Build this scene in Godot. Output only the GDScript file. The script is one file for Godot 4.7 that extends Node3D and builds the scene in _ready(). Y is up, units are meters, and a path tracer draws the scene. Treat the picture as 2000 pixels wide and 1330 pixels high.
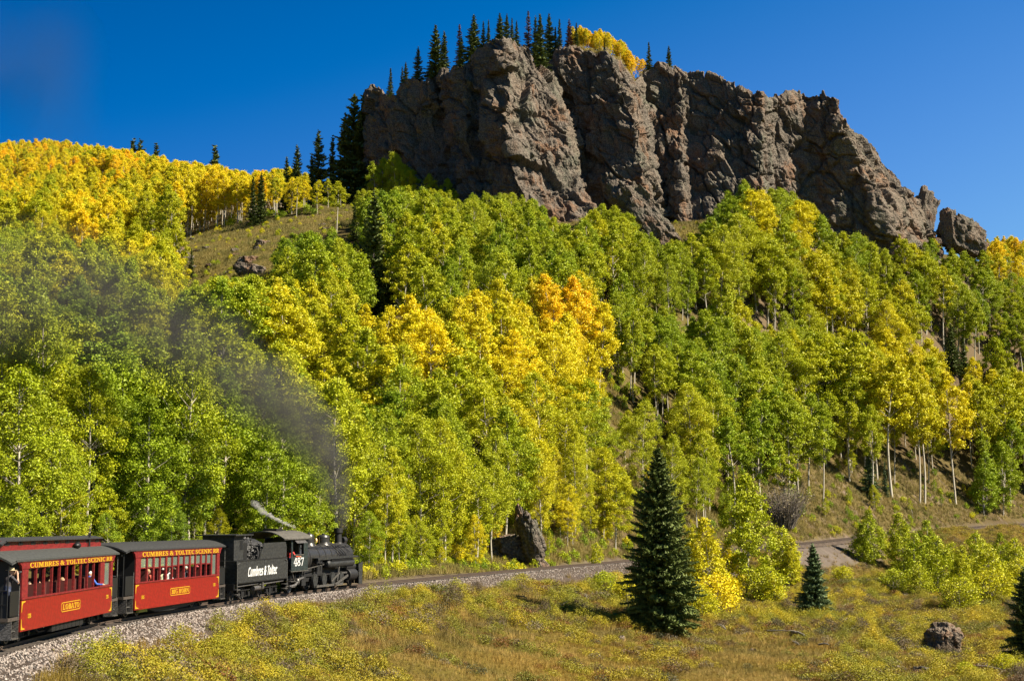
extends Node3D
# A steam train on a mountain line: aspen hillside, volcanic cliff, meadow. Metres, y up; depth is measured along -z from the camera.

const F := 2967.0
const CAM_Y := 4.0
const PITCH := 0.12904
var taken := {}
var rng := RandomNumberGenerator.new()
var n_big := FastNoiseLite.new()
var n_mid := FastNoiseLite.new()
var n_fine := FastNoiseLite.new()
var n_ridge := FastNoiseLite.new()
var n_cell := FastNoiseLite.new()
var n_cell2 := FastNoiseLite.new()
var n_hue := FastNoiseLite.new()

# ---------------------------------------------------------------- mesh builder
class MB:
	var v := PackedVector3Array()
	var n := PackedVector3Array()
	var c := PackedColorArray()
	var idx := PackedInt32Array()
	var col := Color.WHITE
	var tf := Transform3D()

	func vert(p: Vector3, nn: Vector3) -> int:
		v.append(tf * p)
		n.append((tf.basis * nn).normalized())
		c.append(col)
		return v.size() - 1

	func face(a: int, b: int, d: int) -> void:      # wound clockwise as seen from the side its normals point to
		var nn := n[a] + n[b] + n[d]
		if (v[b] - v[a]).cross(v[d] - v[a]).dot(nn) > 0.0:
			idx.append_array([a, d, b])
		else:
			idx.append_array([a, b, d])

	func quad(a: Vector3, b: Vector3, d: Vector3, e: Vector3, out := Vector3.ZERO) -> void:
		var nn := (b - a).cross(d - a)
		if nn.length_squared() < 1e-14:
			nn = (d - a).cross(e - a)
		nn = nn.normalized()
		if out != Vector3.ZERO and nn.dot(out) < 0.0:
			nn = -nn
		var i := vert(a, nn)
		vert(b, nn)
		vert(d, nn)
		vert(e, nn)
		face(i, i + 1, i + 2)
		face(i, i + 2, i + 3)

	func tri(a: Vector3, b: Vector3, d: Vector3, out := Vector3.ZERO) -> void:
		var nn := (b - a).cross(d - a).normalized()
		if out != Vector3.ZERO and nn.dot(out) < 0.0:
			nn = -nn
		var i := vert(a, nn)
		vert(b, nn)
		vert(d, nn)
		face(i, i + 1, i + 2)

	func box(at: Vector3, s: Vector3, b := Basis()) -> void:
		var h := s * 0.5
		for k in 3:
			for sg in [-1.0, 1.0]:
				var nn := Vector3.ZERO
				nn[k] = sg
				var p := Vector3.ZERO
				p[(k + 1) % 3] = h[(k + 1) % 3]
				var q := Vector3.ZERO
				q[(k + 2) % 3] = h[(k + 2) % 3]
				var m := nn * h
				quad(at + b * (m - p - q), at + b * (m + p - q), at + b * (m + p + q), at + b * (m - p + q), b * nn)

	func bar(a: Vector3, e: Vector3, w: float, h := -1.0) -> void:    # a square bar between two points
		var d := e - a
		var x := d.normalized()
		var up := Vector3.UP if absf(x.y) < 0.95 else Vector3.RIGHT
		var z := x.cross(up).normalized()
		box((a + e) * 0.5, Vector3(d.length(), h if h > 0.0 else w, w), Basis(x, z.cross(x), z))

	func tube(pts: Array, rad: Array, seg := 8, caps := true) -> void:
		var rings := []
		var side := Vector3.ZERO
		for k in pts.size():
			var t: Vector3 = (pts[mini(k + 1, pts.size() - 1)] - pts[maxi(k - 1, 0)]).normalized()
			if side == Vector3.ZERO:
				side = t.cross(Vector3.UP if absf(t.y) < 0.9 else Vector3.RIGHT).normalized()
			side = (side - t * side.dot(t)).normalized()
			var oth := t.cross(side)
			var first := v.size()
			for j in seg:
				var a := TAU * j / seg
				var nn := side * cos(a) + oth * sin(a)
				vert(pts[k] + nn * rad[k], nn)
			rings.append(first)
			if k > 0:
				for j in seg:
					var j2 := (j + 1) % seg
					var r0: int = rings[k - 1]
					face(r0 + j, r0 + j2, first + j2)
					face(r0 + j, first + j2, first + j)
			if caps and (k == 0 or k == pts.size() - 1):
				var nn := -t if k == 0 else t
				var ctr := vert(pts[k], nn)
				var f2 := v.size()
				for j in seg:
					var a := TAU * j / seg
					vert(pts[k] + (side * cos(a) + oth * sin(a)) * rad[k], nn)
				for j in seg:
					face(ctr, f2 + j, f2 + (j + 1) % seg)

	func rod(a: Vector3, e: Vector3, r: float, seg := 8) -> void:
		tube([a, e], [r, r], seg)

	func lathe(prof: Array, at: Vector3, axis: Vector3, seg := 20) -> void:   # prof: Vector2(radius, along)
		var ax := axis.normalized()
		var s := ax.cross(Vector3.UP if absf(ax.y) < 0.9 else Vector3.RIGHT).normalized()
		var o := ax.cross(s)
		for k in prof.size() - 1:
			var p: Vector2 = prof[k]
			var q: Vector2 = prof[k + 1]
			var slope := Vector2(q.y - p.y, -(q.x - p.x))
			if slope.length() < 1e-7:
				continue
			slope = slope.normalized()
			var f := v.size()
			for j in seg:
				var a := TAU * j / seg
				var rd := s * cos(a) + o * sin(a)
				var nn := rd * slope.x + ax * slope.y
				vert(at + rd * p.x + ax * p.y, nn)
				vert(at + rd * q.x + ax * q.y, nn)
			for j in seg:
				var j2 := (j + 1) % seg
				face(f + 2 * j, f + 2 * j2, f + 2 * j2 + 1)
				face(f + 2 * j, f + 2 * j2 + 1, f + 2 * j + 1)

	func prism(poly: PackedVector2Array, z0: float, z1: float) -> void:     # polygon in x-y pushed along z
		var ids := Geometry2D.triangulate_polygon(poly)
		for zz in [z0, z1]:
			var out := Vector3(0, 0, signf(zz - (z0 + z1) * 0.5))
			for k in range(0, ids.size(), 3):
				var a := poly[ids[k]]
				var b := poly[ids[k + 1]]
				var d := poly[ids[k + 2]]
				tri(Vector3(a.x, a.y, zz), Vector3(b.x, b.y, zz), Vector3(d.x, d.y, zz), out)
		var ccw := not Geometry2D.is_polygon_clockwise(poly)
		for k in poly.size():
			var a := poly[k]
			var b := poly[(k + 1) % poly.size()]
			var e := b - a
			var o := Vector3(e.y, -e.x, 0)
			quad(Vector3(a.x, a.y, z0), Vector3(b.x, b.y, z0), Vector3(b.x, b.y, z1), Vector3(a.x, a.y, z1), o if ccw else -o)

	func ball(at: Vector3, r: Vector3, seg := 12, rows := 8) -> void:
		var f := v.size()
		for i in rows + 1:
			var t := PI * i / rows
			for j in seg:
				var a := TAU * j / seg
				var nn := Vector3(sin(t) * cos(a), cos(t), sin(t) * sin(a))
				vert(at + nn * r, nn / r)
		for i in rows:
			for j in seg:
				var j2 := (j + 1) % seg
				face(f + i * seg + j, f + i * seg + j2, f + (i + 1) * seg + j2)
				face(f + i * seg + j, f + (i + 1) * seg + j2, f + (i + 1) * seg + j)

	func done() -> ArrayMesh:
		var a := []
		a.resize(Mesh.ARRAY_MAX)
		a[Mesh.ARRAY_VERTEX] = v
		a[Mesh.ARRAY_NORMAL] = n
		a[Mesh.ARRAY_COLOR] = c
		a[Mesh.ARRAY_INDEX] = idx
		var m := ArrayMesh.new()
		m.add_surface_from_arrays(Mesh.PRIMITIVE_TRIANGLES, a)
		return m

class LB:                                            # loose leaf-like faces, flat shaded
	var v := PackedVector3Array()
	var c := PackedColorArray()
	func tri(a: Vector3, b: Vector3, d: Vector3, col: Color) -> void:
		v.append(a)
		v.append(b)
		v.append(d)
		c.append(col)
		c.append(col)
		c.append(col)
	func done() -> ArrayMesh:
		var a := []
		a.resize(Mesh.ARRAY_MAX)
		a[Mesh.ARRAY_VERTEX] = v
		a[Mesh.ARRAY_COLOR] = c
		var m := ArrayMesh.new()
		m.add_surface_from_arrays(Mesh.PRIMITIVE_TRIANGLES, a)
		return m

# ---------------------------------------------------------------- naming
func numbered(called: String) -> String:
	var k: int = taken.get(called, -1) + 1
	taken[called] = k
	return called if k == 0 else "%s_%03d" % [called, k]

func tag(o: Node, label: String, category: String, group := "", kind := "") -> Node:
	o.set_meta("label", label)
	if category:
		o.set_meta("category", category)
	if group:
		o.set_meta("group", group)
	if kind:
		o.set_meta("kind", kind)
	return o

func thing(called: String, label: String, category: String, tf: Transform3D, group := "") -> Node3D:
	var o := Node3D.new()
	o.name = numbered(called)
	add_child(o)
	o.transform = tf
	tag(o, label, category, group)
	return o

func obj(called: String, m: Mesh, ma: Material, parent: Node = self) -> MeshInstance3D:
	var o := MeshInstance3D.new()
	o.mesh = m
	o.material_override = ma
	o.name = numbered(called) if parent == self else called
	parent.add_child(o, true)
	return o

func struct(called: String, m: Mesh, ma: Material, label := "") -> MeshInstance3D:
	var o := obj(called, m, ma)
	o.set_meta("kind", "structure")
	if label:
		o.set_meta("label", label)
	return o

func scatter(called: String, m: Mesh, ma: Material, where: Array, tint: PackedColorArray, parent: Node = self) -> MultiMeshInstance3D:
	var mm := MultiMesh.new()
	mm.transform_format = MultiMesh.TRANSFORM_3D
	mm.use_colors = true
	mm.mesh = m
	mm.instance_count = where.size()
	for i in where.size():
		mm.set_instance_transform(i, where[i])
		mm.set_instance_color(i, tint[i])
	var o := MultiMeshInstance3D.new()
	o.multimesh = mm
	o.material_override = ma
	o.name = numbered(called) if parent == self else called
	parent.add_child(o, true)
	o.set_meta("kind", "stuff")
	return o

func lin(r: float, g: float, b: float) -> Color:
	return Color(r, g, b).linear_to_srgb()

func mat(c: Color, rough := 0.8, metal := 0.0) -> StandardMaterial3D:
	var m := StandardMaterial3D.new()
	m.albedo_color = c
	m.roughness = rough
	m.metallic = metal
	m.vertex_color_use_as_albedo = true
	return m

func noise_tex(freq: float, lo: Color, hi: Color, size := 512, kind := FastNoiseLite.TYPE_SIMPLEX, oct := 5, sd := 1, mid := Color(-1, 0, 0)) -> NoiseTexture2D:
	var fn := FastNoiseLite.new()
	fn.noise_type = kind
	fn.frequency = freq
	fn.fractal_octaves = oct
	fn.seed = sd
	var t := NoiseTexture2D.new()
	t.width = size
	t.height = size
	t.seamless = true
	t.noise = fn
	var g := Gradient.new()
	g.set_color(0, lo)
	g.set_color(1, hi)
	if mid.r >= 0.0:
		g.add_point(0.5, mid)
	t.color_ramp = g
	return t

# ---------------------------------------------------------------- the camera's geometry, used only to find where in the place a thing stands
func P(u: float, v: float, z: float) -> Vector3:
	var xc := (u - 1000.0) / F
	var yc := (665.0 - v) / F
	var k := z / (cos(PITCH) - yc * sin(PITCH))
	return Vector3(xc * k, CAM_Y + (yc * cos(PITCH) + sin(PITCH)) * k, -z)

func proj(p: Vector3) -> Vector2:
	var y := p.y - CAM_Y
	var d := -p.z * cos(PITCH) + y * sin(PITCH)
	var up := y * cos(PITCH) + p.z * sin(PITCH)
	return Vector2(1000.0 + F * p.x / d, 665.0 - F * up / d)

func lerp_list(list: Array, x: float) -> float:       # flat list of x, y pairs
	if x <= list[0]:
		return list[1]
	for k in range(2, list.size(), 2):
		if x <= list[k]:
			var t: float = (x - list[k - 2]) / (list[k] - list[k - 2])
			return lerpf(list[k - 1], list[k + 1], t)
	return list[list.size() - 1]

# ---------------------------------------------------------------- the scene
const SUN_AZ := 106.0      # degrees to the right of the view direction
const SUN_EL := 44.0
const EXPOSURE := 2.7

func _ready() -> void:
	rng.seed = 4871
	var cam := Camera3D.new()
	cam.name = "camera"
	cam.position = Vector3(0, CAM_Y, 0)
	cam.rotation.x = PITCH
	cam.fov = 2.0 * rad_to_deg(atan(665.0 / F))
	cam.near = 1.0
	cam.far = 4000.0
	add_child(cam)
	cam.current = true
	var sun := DirectionalLight3D.new()
	sun.name = "sun"
	sun.light_energy = 1.6
	sun.light_color = Color(1.0, 0.955, 0.87)
	sun.light_angular_distance = 0.5
	sun.shadow_enabled = true
	var az := deg_to_rad(SUN_AZ)
	var el := deg_to_rad(SUN_EL)
	var to_sun := Vector3(sin(az) * cos(el), sin(el), -cos(az) * cos(el))
	add_child(sun)
	sun.transform = Transform3D(Basis.looking_at(-to_sun, Vector3.UP), Vector3(0, 200, 0))
	var we := WorldEnvironment.new()
	we.name = "environment"
	var env := Environment.new()
	env.background_mode = Environment.BG_SKY
	env.sky = Sky.new()
	env.sky.sky_material = make_sky(to_sun)
	env.tonemap_mode = Environment.TONE_MAPPER_LINEAR
	env.tonemap_exposure = EXPOSURE
	env.sdfgi_enabled = true
	env.ssao_enabled = true
	env.ssil_enabled = true
	env.volumetric_fog_enabled = true
	env.volumetric_fog_density = 0.0
	we.environment = env
	add_child(we)
	setup_noise()
	make_track()
	make_heights()
	make_cliff_shape()
	make_ground()
	make_cliff()
	make_railway()
	make_train()
	make_rocks()
	make_conifers()
	make_forest()
	make_foreground_plants()
	make_meadow()
	make_smoke()

func make_sky(to_sun: Vector3) -> PanoramaSkyMaterial:
	var w := 512
	var h := 256
	var im := Image.create(w, h, false, Image.FORMAT_RGBF)
	for j in h:
		var e := (0.5 - (j + 0.5) / h) * PI
		for i in w:
			var a := (i + 0.5) / w * TAU                  # the first column looks along -z
			var d := Vector3(sin(a) * cos(e), sin(e), -cos(a) * cos(e))
			var c := Color(0.10, 0.10, 0.06)
			if e > -0.03:
				var t := exp(-maxf(e, 0.0) / 0.148)
				var ang := d.angle_to(to_sun)
				var k := minf(3.5, 1.0 + 23.0 * (exp(-maxf(ang - 0.35, 0.0) / 0.5) - 0.037))
				var g := 0.9 * (1.0 - exp(-k * (0.008 + 0.30 * t) / 0.9))
				var b := 0.52 * (1.0 - exp(-k * (0.02 + 1.2 * t) / 0.4))
				c = Color(maxf(0.0, 0.40 * (g - 0.085)), g * 0.665, b * 0.645)
			im.set_pixel(i, j, c)
	var m := PanoramaSkyMaterial.new()
	m.panorama = ImageTexture.create_from_image(im)
	return m

func setup_noise() -> void:
	for a in [[n_big, 0.035, 3, 11], [n_mid, 0.12, 4, 12], [n_fine, 0.55, 3, 13], [n_hue, 0.045, 3, 17]]:
		a[0].noise_type = FastNoiseLite.TYPE_SIMPLEX_SMOOTH
		a[0].frequency = a[1]
		a[0].fractal_octaves = a[2]
		a[0].seed = a[3]
	n_ridge.noise_type = FastNoiseLite.TYPE_SIMPLEX_SMOOTH
	n_ridge.fractal_type = FastNoiseLite.FRACTAL_RIDGED
	n_ridge.frequency = 0.05
	n_ridge.fractal_octaves = 5
	n_ridge.seed = 14
	for a in [[n_cell, FastNoiseLite.RETURN_CELL_VALUE, 15], [n_cell2, FastNoiseLite.RETURN_DISTANCE2_SUB, 16]]:
		a[0].noise_type = FastNoiseLite.TYPE_CELLULAR
		a[0].cellular_distance_function = FastNoiseLite.DISTANCE_EUCLIDEAN
		a[0].cellular_return_type = a[1]
		a[0].frequency = 1.0
		a[0].fractal_type = FastNoiseLite.FRACTAL_NONE
		a[0].seed = a[2]

# ---------------------------------------------------------------- the railway's line: samples every metre
const S0 := -62.0
const S1 := 330.0
var tr := PackedVector3Array()       # rail-top centre; world
var tr_head := PackedFloat32Array()  # heading, to the right of -z

func rail_y(zd: float) -> float:
	return lerp_list([0.0, -0.6, 45.0, 0.12, 62.0, 0.25, 83.0, 0.42, 104.0, 0.80, 131.0, 1.22, 160.0, 1.57, 190.0, 2.35, 222.0, 3.40, 248.0, 4.75, 275.0, 6.3, 340.0, 9.5, 420.0, 13.0], zd)

func make_track() -> void:
	var step := 0.5
	var fwd := []
	var x := -18.75
	var z := 61.7
	var h := 0.0
	var s := 0.0
	while s <= S1:
		fwd.append([x, z, h])
		var k := 1.0 / 121.0 if s < 45.4 else (0.0 if s < 103.0 else 1.0 / 330.0)
		h += k * step
		x += sin(h) * step
		z += cos(h) * step
		s += step
	var back := []
	x = -18.75
	z = 61.7
	h = 0.0
	s = 0.0
	while s > S0:
		h -= step / 121.0
		x -= sin(h) * step
		z -= cos(h) * step
		s -= step
		back.append([x, z, h])
	back.reverse()
	for a in back + fwd:
		tr.append(Vector3(a[0], 0, -a[1]))
		tr_head.append(a[2])
	for pass_i in tr.size():
		tr[pass_i].y = rail_y(-tr[pass_i].z)

func track_at(s: float) -> Vector3:
	var k := clampf((s - S0) / 0.5, 0.0, tr.size() - 1.001)
	return tr[int(k)].lerp(tr[int(k) + 1], k - floorf(k))

func head_at(s: float) -> float:
	var k := clampf((s - S0) / 0.5, 0.0, tr.size() - 1.001)
	return lerpf(tr_head[int(k)], tr_head[int(k) + 1], k - floorf(k))

func track_frame(s: float) -> Transform3D:            # x ahead, y up, z to the right
	var a := track_at(s - 2.0)
	var b := track_at(s + 2.0)
	var f := (b - a).normalized()
	var r := f.cross(Vector3.UP).normalized()
	return Transform3D(Basis(f, r.cross(f), r), track_at(s))

var by_z := PackedInt32Array()

func track_near(x: float, zd: float) -> Vector3:       # signed distance (right positive), rail height, sample number
	if by_z.is_empty():
		for q in 420:
			var best := 0
			var bd := 1e9
			for k in range(0, tr.size(), 2):
				var dd := absf(-tr[k].z - q)
				if dd < bd:
					bd = dd
					best = k
			by_z.append(best)
	var k0 := by_z[clampi(int(zd), 0, 419)]
	if absf(x - tr[k0].x) > 40.0:
		return Vector3(signf(x - tr[k0].x) * 40.0, tr[k0].y, k0)
	var bd := 1e12
	var best := k0
	for k in range(maxi(0, k0 - 60), mini(tr.size(), k0 + 60), 2):
		var dx := x - tr[k].x
		var dz := zd + tr[k].z
		var d := dx * dx + dz * dz
		if d < bd:
			bd = d
			best = k
	var f := Vector2(sin(tr_head[best]), cos(tr_head[best]))
	var off := Vector2(x - tr[best].x, zd + tr[best].z)
	return Vector3(off.x * f.y - off.y * f.x, tr[best].y, best)

# ---------------------------------------------------------------- heights: natural ground through measured points, cut and filled along the line
const HX0 := -420.0
const HZ0 := -60.0
const HC := 5.0
const HNX := 190
const HNZ := 190
var hgrid := PackedFloat32Array()

func make_heights() -> void:
	var pts := []
	# seen ground: column, row in the photograph, depth
	var g := [
		150, 1325, 50, 400, 1330, 60, 700, 1330, 71, 1000, 1330, 80, 1500, 1330, 86, 2000, 1330, 88,
		250, 1262, 64, 430, 1225, 78, 600, 1190, 88, 760, 1160, 100, 900, 1160, 110, 1060, 1165, 118, 700, 1240, 80, 1000, 1240, 98,
		1290, 1232, 112, 1150, 1180, 118, 1460, 1165, 150, 1600, 1200, 140, 1845, 1278, 105, 1600, 1280, 100, 1950, 1230, 122, 1320, 1290, 95,
		1650, 1140, 192, 1750, 1130, 185, 1950, 1130, 178, 1840, 1180, 145, 1400, 1150, 160, 1300, 1120, 168, 2100, 1120, 185,
		-60, 1075, 80, 100, 1070, 92, 300, 1085, 106, 500, 1090, 116, 700, 1098, 126, 850, 1092, 140, 1010, 1082, 152, 1180, 1060, 178,
		1560, 1010, 232, 1610, 890, 262, 1700, 960, 248, 1800, 985, 252, 1920, 975, 272, 2000, 950, 292, 2150, 930, 310,
		1420, 960, 215, 1330, 930, 200, 1180, 770, 206, 1200, 900, 185, 1050, 900, 175, 1350, 800, 232, 1500, 750, 262, 1700, 720, 300, 1900, 700, 320, 2100, 680, 340,
		1130, 445, 283, 1300, 445, 298, 1420, 440, 303, 1250, 520, 275, 1550, 450, 312, 1700, 480, 325, 1830, 500, 338, 1950, 520, 372, 2080, 535, 380,
		1000, 470, 278, 900, 430, 283, 800, 420, 295, 720, 410, 308, 640, 400, 316, 1100, 620, 242, 900, 650, 222, 750, 600, 226, 690, 560, 236,
		620, 430, 298, 500, 530, 250, 420, 500, 278, 350, 515, 282, 470, 445, 305, 560, 470, 278, 600, 540, 244,
		480, 420, 340, 560, 425, 335, 250, 480, 360, 280, 610, 265, 100, 560, 330, 0, 500, 400, 100, 430, 470, -80, 460, 470,
		0, 350, 640, 100, 335, 640, 200, 345, 610, 300, 360, 570, 400, 372, 510, 500, 385, 440, 590, 400, 375, -120, 350, 660, -300, 370, 680,
		0, 700, 240, 200, 700, 235, 400, 700, 205, 0, 880, 150, 250, 880, 160, 500, 850, 165, 700, 800, 175,
	]
	for k in range(0, g.size(), 3):
		pts.append(P(g[k], g[k + 1], g[k + 2]))
	# ground no one sees: under and behind the cliff, behind the ridges, beside and behind the camera (x, height, depth)
	var w := [
		-38, 90, 395, 0, 100, 400, 40, 98, 400, -30, 66, 330, 0, 66, 322, 30, 66, 322, 60, 68, 335, 78, 72, 352, 95, 80, 430, 40, 85, 470, -20, 85, 480, 150, 62, 470,
		-250, 120, 800, -100, 90, 760, 20, 60, 700, 200, 40, 620, 160, 60, 360, 230, 60, 330, 330, 60, 450, 120, 2, 150, 200, 8, 200, 300, 20, 260, 60, -7, 40, 150, -6, 60,
		-60, 14, 95, -90, 30, 120, -130, 60, 200, -190, 110, 380, -330, 150, 600, -60, 12, 40, -120, 30, 20, 0, -2, 0, -40, 4, 0, 40, -8, -20, 0, -2, -60, -150, 40, -60, 200, 0, -60, -400, 130, 200, -400, 160, 500, 500, 60, 300, 500, 60, 700, 0, 50, 860, 300, 50, 860, -400, 110, 860,
	]
	for k in range(0, w.size(), 3):
		pts.append(Vector3(w[k], w[k + 1], -w[k + 2]))
	for k in range(20, tr.size(), 60):
		pts.append(tr[k] + Vector3(0, -0.45, 0))
	var n := pts.size()
	var m := []
	for i in n:
		var row := PackedFloat64Array()
		row.resize(n + 2)
		for j in n:
			var dx: float = pts[i].x - pts[j].x
			var dz: float = pts[i].z - pts[j].z
			row[j] = -sqrt(dx * dx + dz * dz + 36.0)
		row[i] += -0.0
		row[n] = 1.0
		row[n + 1] = pts[i].y
		m.append(row)
	var last := PackedFloat64Array()
	last.resize(n + 2)
	last.fill(1.0)
	last[n] = 0.0
	last[n + 1] = 0.0
	m.append(last)
	var nn := n + 1
	for i in nn:
		var piv := i
		for r in range(i + 1, nn):
			if absf(m[r][i]) > absf(m[piv][i]):
				piv = r
		var tmp = m[i]
		m[i] = m[piv]
		m[piv] = tmp
		var ri: PackedFloat64Array = m[i]
		for r in range(i + 1, nn):
			var rr: PackedFloat64Array = m[r]
			var f := rr[i] / ri[i]
			if f != 0.0:
				for q in range(i, nn + 1):
					rr[q] -= f * ri[q]
				m[r] = rr
	var wgt := PackedFloat64Array()
	wgt.resize(nn)
	for i in range(nn - 1, -1, -1):
		var acc: float = m[i][nn]
		for q in range(i + 1, nn):
			acc -= m[i][q] * wgt[q]
		wgt[i] = acc / m[i][i]
	var px := PackedFloat32Array()
	var pz := PackedFloat32Array()
	for p in pts:
		px.append(p.x)
		pz.append(-p.z)
	hgrid.resize(HNX * HNZ)
	for j in HNZ:
		for i in HNX:
			var x := HX0 + i * HC
			var z := HZ0 + j * HC
			var acc := wgt[n]
			for q in n:
				var dx := x - px[q]
				var dz := z - pz[q]
				acc -= wgt[q] * sqrt(dx * dx + dz * dz + 36.0)
			hgrid[j * HNX + i] = acc

func natural(x: float, zd: float) -> float:
	var fx := clampf((x - HX0) / HC, 0.0, HNX - 1.001)
	var fz := clampf((zd - HZ0) / HC, 0.0, HNZ - 1.001)
	var i := int(fx)
	var j := int(fz)
	fx -= i
	fz -= j
	var a := hgrid[j * HNX + i]
	var b := hgrid[j * HNX + i + 1]
	var c := hgrid[(j + 1) * HNX + i]
	var d := hgrid[(j + 1) * HNX + i + 1]
	return lerpf(lerpf(a, b, fx), lerpf(c, d, fx), fz)

func ground(x: float, zd: float) -> float:
	var h := natural(x, zd)
	var rough := 0.35 * n_mid.get_noise_2d(x, zd) + 0.08 * n_fine.get_noise_2d(x, zd)
	var t := track_near(x, zd)
	var d := absf(t.x)
	if d < 39.0:
		var bed := t.y - 0.42
		var over := maxf(0.0, d - 1.9)
		h += rough * smoothstep(2.5, 5.0, d)
		if t.x > 0.0:
			h = clampf(h, bed - 0.12 * minf(over, 1.0) - 0.62 * maxf(0.0, over - 1.0) - 0.1, bed + 0.15 * over)
		else:
			h = clampf(h, bed - 0.5 * over, bed - 0.05 + 0.95 * maxf(0.0, over - 0.6))
		return h
	return h + rough

func fill_height(x: float, zd: float) -> float:       # how far made ground stands above or near natural ground
	return ground(x, zd) - natural(x, zd)

func inside(u: float, v: float, poly: PackedVector2Array) -> bool:
	return Geometry2D.is_point_in_polygon(Vector2(u, v), poly)

var glade := PackedVector2Array([Vector2(335, 520), Vector2(345, 475), Vector2(400, 455), Vector2(480, 432), Vector2(600, 425), Vector2(690, 395), Vector2(690, 440), Vector2(600, 470), Vector2(540, 500), Vector2(540, 548), Vector2(470, 548), Vector2(400, 560), Vector2(340, 560)])
var apron := PackedVector2Array([Vector2(1120, 470), Vector2(1120, 380), Vector2(1420, 380), Vector2(1420, 480), Vector2(1330, 510), Vector2(1210, 470)])
var gully := PackedVector2Array([Vector2(1150, 720), Vector2(1185, 720), Vector2(1260, 860), Vector2(1345, 870), Vector2(1340, 1040), Vector2(1240, 1060), Vector2(1140, 1060), Vector2(1150, 960), Vector2(1250, 900), Vector2(1175, 800)])
var slope_open := PackedVector2Array([Vector2(1395, 950), Vector2(1460, 880), Vector2(1540, 860), Vector2(1700, 890), Vector2(1990, 940), Vector2(2010, 1010), Vector2(1560, 1060), Vector2(1400, 1060)])

func make_ground() -> void:
	var gm := mat(Color.WHITE, 0.95)
	gm.albedo_texture = noise_tex(0.02, Color(0.72, 0.70, 0.66), Color(1, 1, 1), 1024, FastNoiseLite.TYPE_SIMPLEX, 6, 3)
	gm.uv1_triplanar = true
	gm.uv1_world_triplanar = true
	gm.uv1_scale = Vector3.ONE * 0.21
	gm.metallic_specular = 0.2
	ground_sheet("ground", -48.0, 118.0, 26.0, 312.0, 1.0, gm, Rect2())
	ground_sheet("hillside", -420.0, 500.0, -60.0, 860.0, 6.0, gm, Rect2(-48, 26, 162, 282))
	var plain := MB.new()
	plain.col = Color(0.12, 0.11, 0.05)
	plain.quad(Vector3(-3000, -25, 2500), Vector3(3000, -25, 2500), Vector3(3000, -25, -3200), Vector3(-3000, -25, -3200), Vector3.UP)
	struct("far_ground", plain.done(), gm)

func ground_color(x: float, zd: float, y: float, steep: float) -> Color:
	var t := track_near(x, zd)
	var nz := n_mid.get_noise_2d(x * 1.7, zd * 1.7)
	var n2 := n_big.get_noise_2d(x * 2.0, zd * 2.0)
	var grass := Color(0.160, 0.112, 0.026).lerp(Color(0.118, 0.098, 0.020), clampf(0.5 + nz, 0, 1))
	var floor_ := Color(0.085, 0.062, 0.028).lerp(Color(0.115, 0.095, 0.028), clampf(0.5 + n2 * 1.2, 0, 1))
	var c := floor_
	if t.x > 0.0 and zd < 330.0:
		c = grass
	else:
		var q := proj(Vector3(x, y, -zd))
		if inside(q.x, q.y, glade) or inside(q.x, q.y, apron):
			c = Color(0.19, 0.145, 0.04).lerp(Color(0.135, 0.12, 0.03), clampf(0.5 + nz, 0, 1))
			if nz + 0.4 * n2 > 0.42:
				c = Color(0.22, 0.17, 0.13)
		elif inside(q.x, q.y, gully) or inside(q.x, q.y, slope_open):
			c = Color(0.095, 0.072, 0.035).lerp(Color(0.145, 0.115, 0.032), clampf(0.5 + nz * 1.4, 0, 1))
			if nz > 0.35:
				c = Color(0.20, 0.15, 0.115)
	if absf(t.x) < 9.0:
		var gravel := Color(0.17, 0.142, 0.125) * (0.85 + 0.3 * n_fine.get_noise_2d(x * 3.0, zd * 3.0))
		if t.x > 0.0:
			var made := fill_height(x, zd)
			var k := 1.0 - smoothstep(2.6, 3.6, t.x + 1.1 * nz + 1.2 * smoothstep(150.0, 200.0, zd))
			if made > 0.25:
				k = maxf(k, smoothstep(0.2, 0.9, made) * (1.0 - smoothstep(6.0, 9.0, t.x)))
			c = c.lerp(gravel, k)
		else:
			c = c.lerp(gravel, 1.0 - smoothstep(2.3, 3.2, absf(t.x)))
	if steep > 0.85 and t.x < 0.0:
		c = c.lerp(Color(0.17, 0.125, 0.085), smoothstep(0.85, 1.2, steep) * 0.8)
	return c

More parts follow.
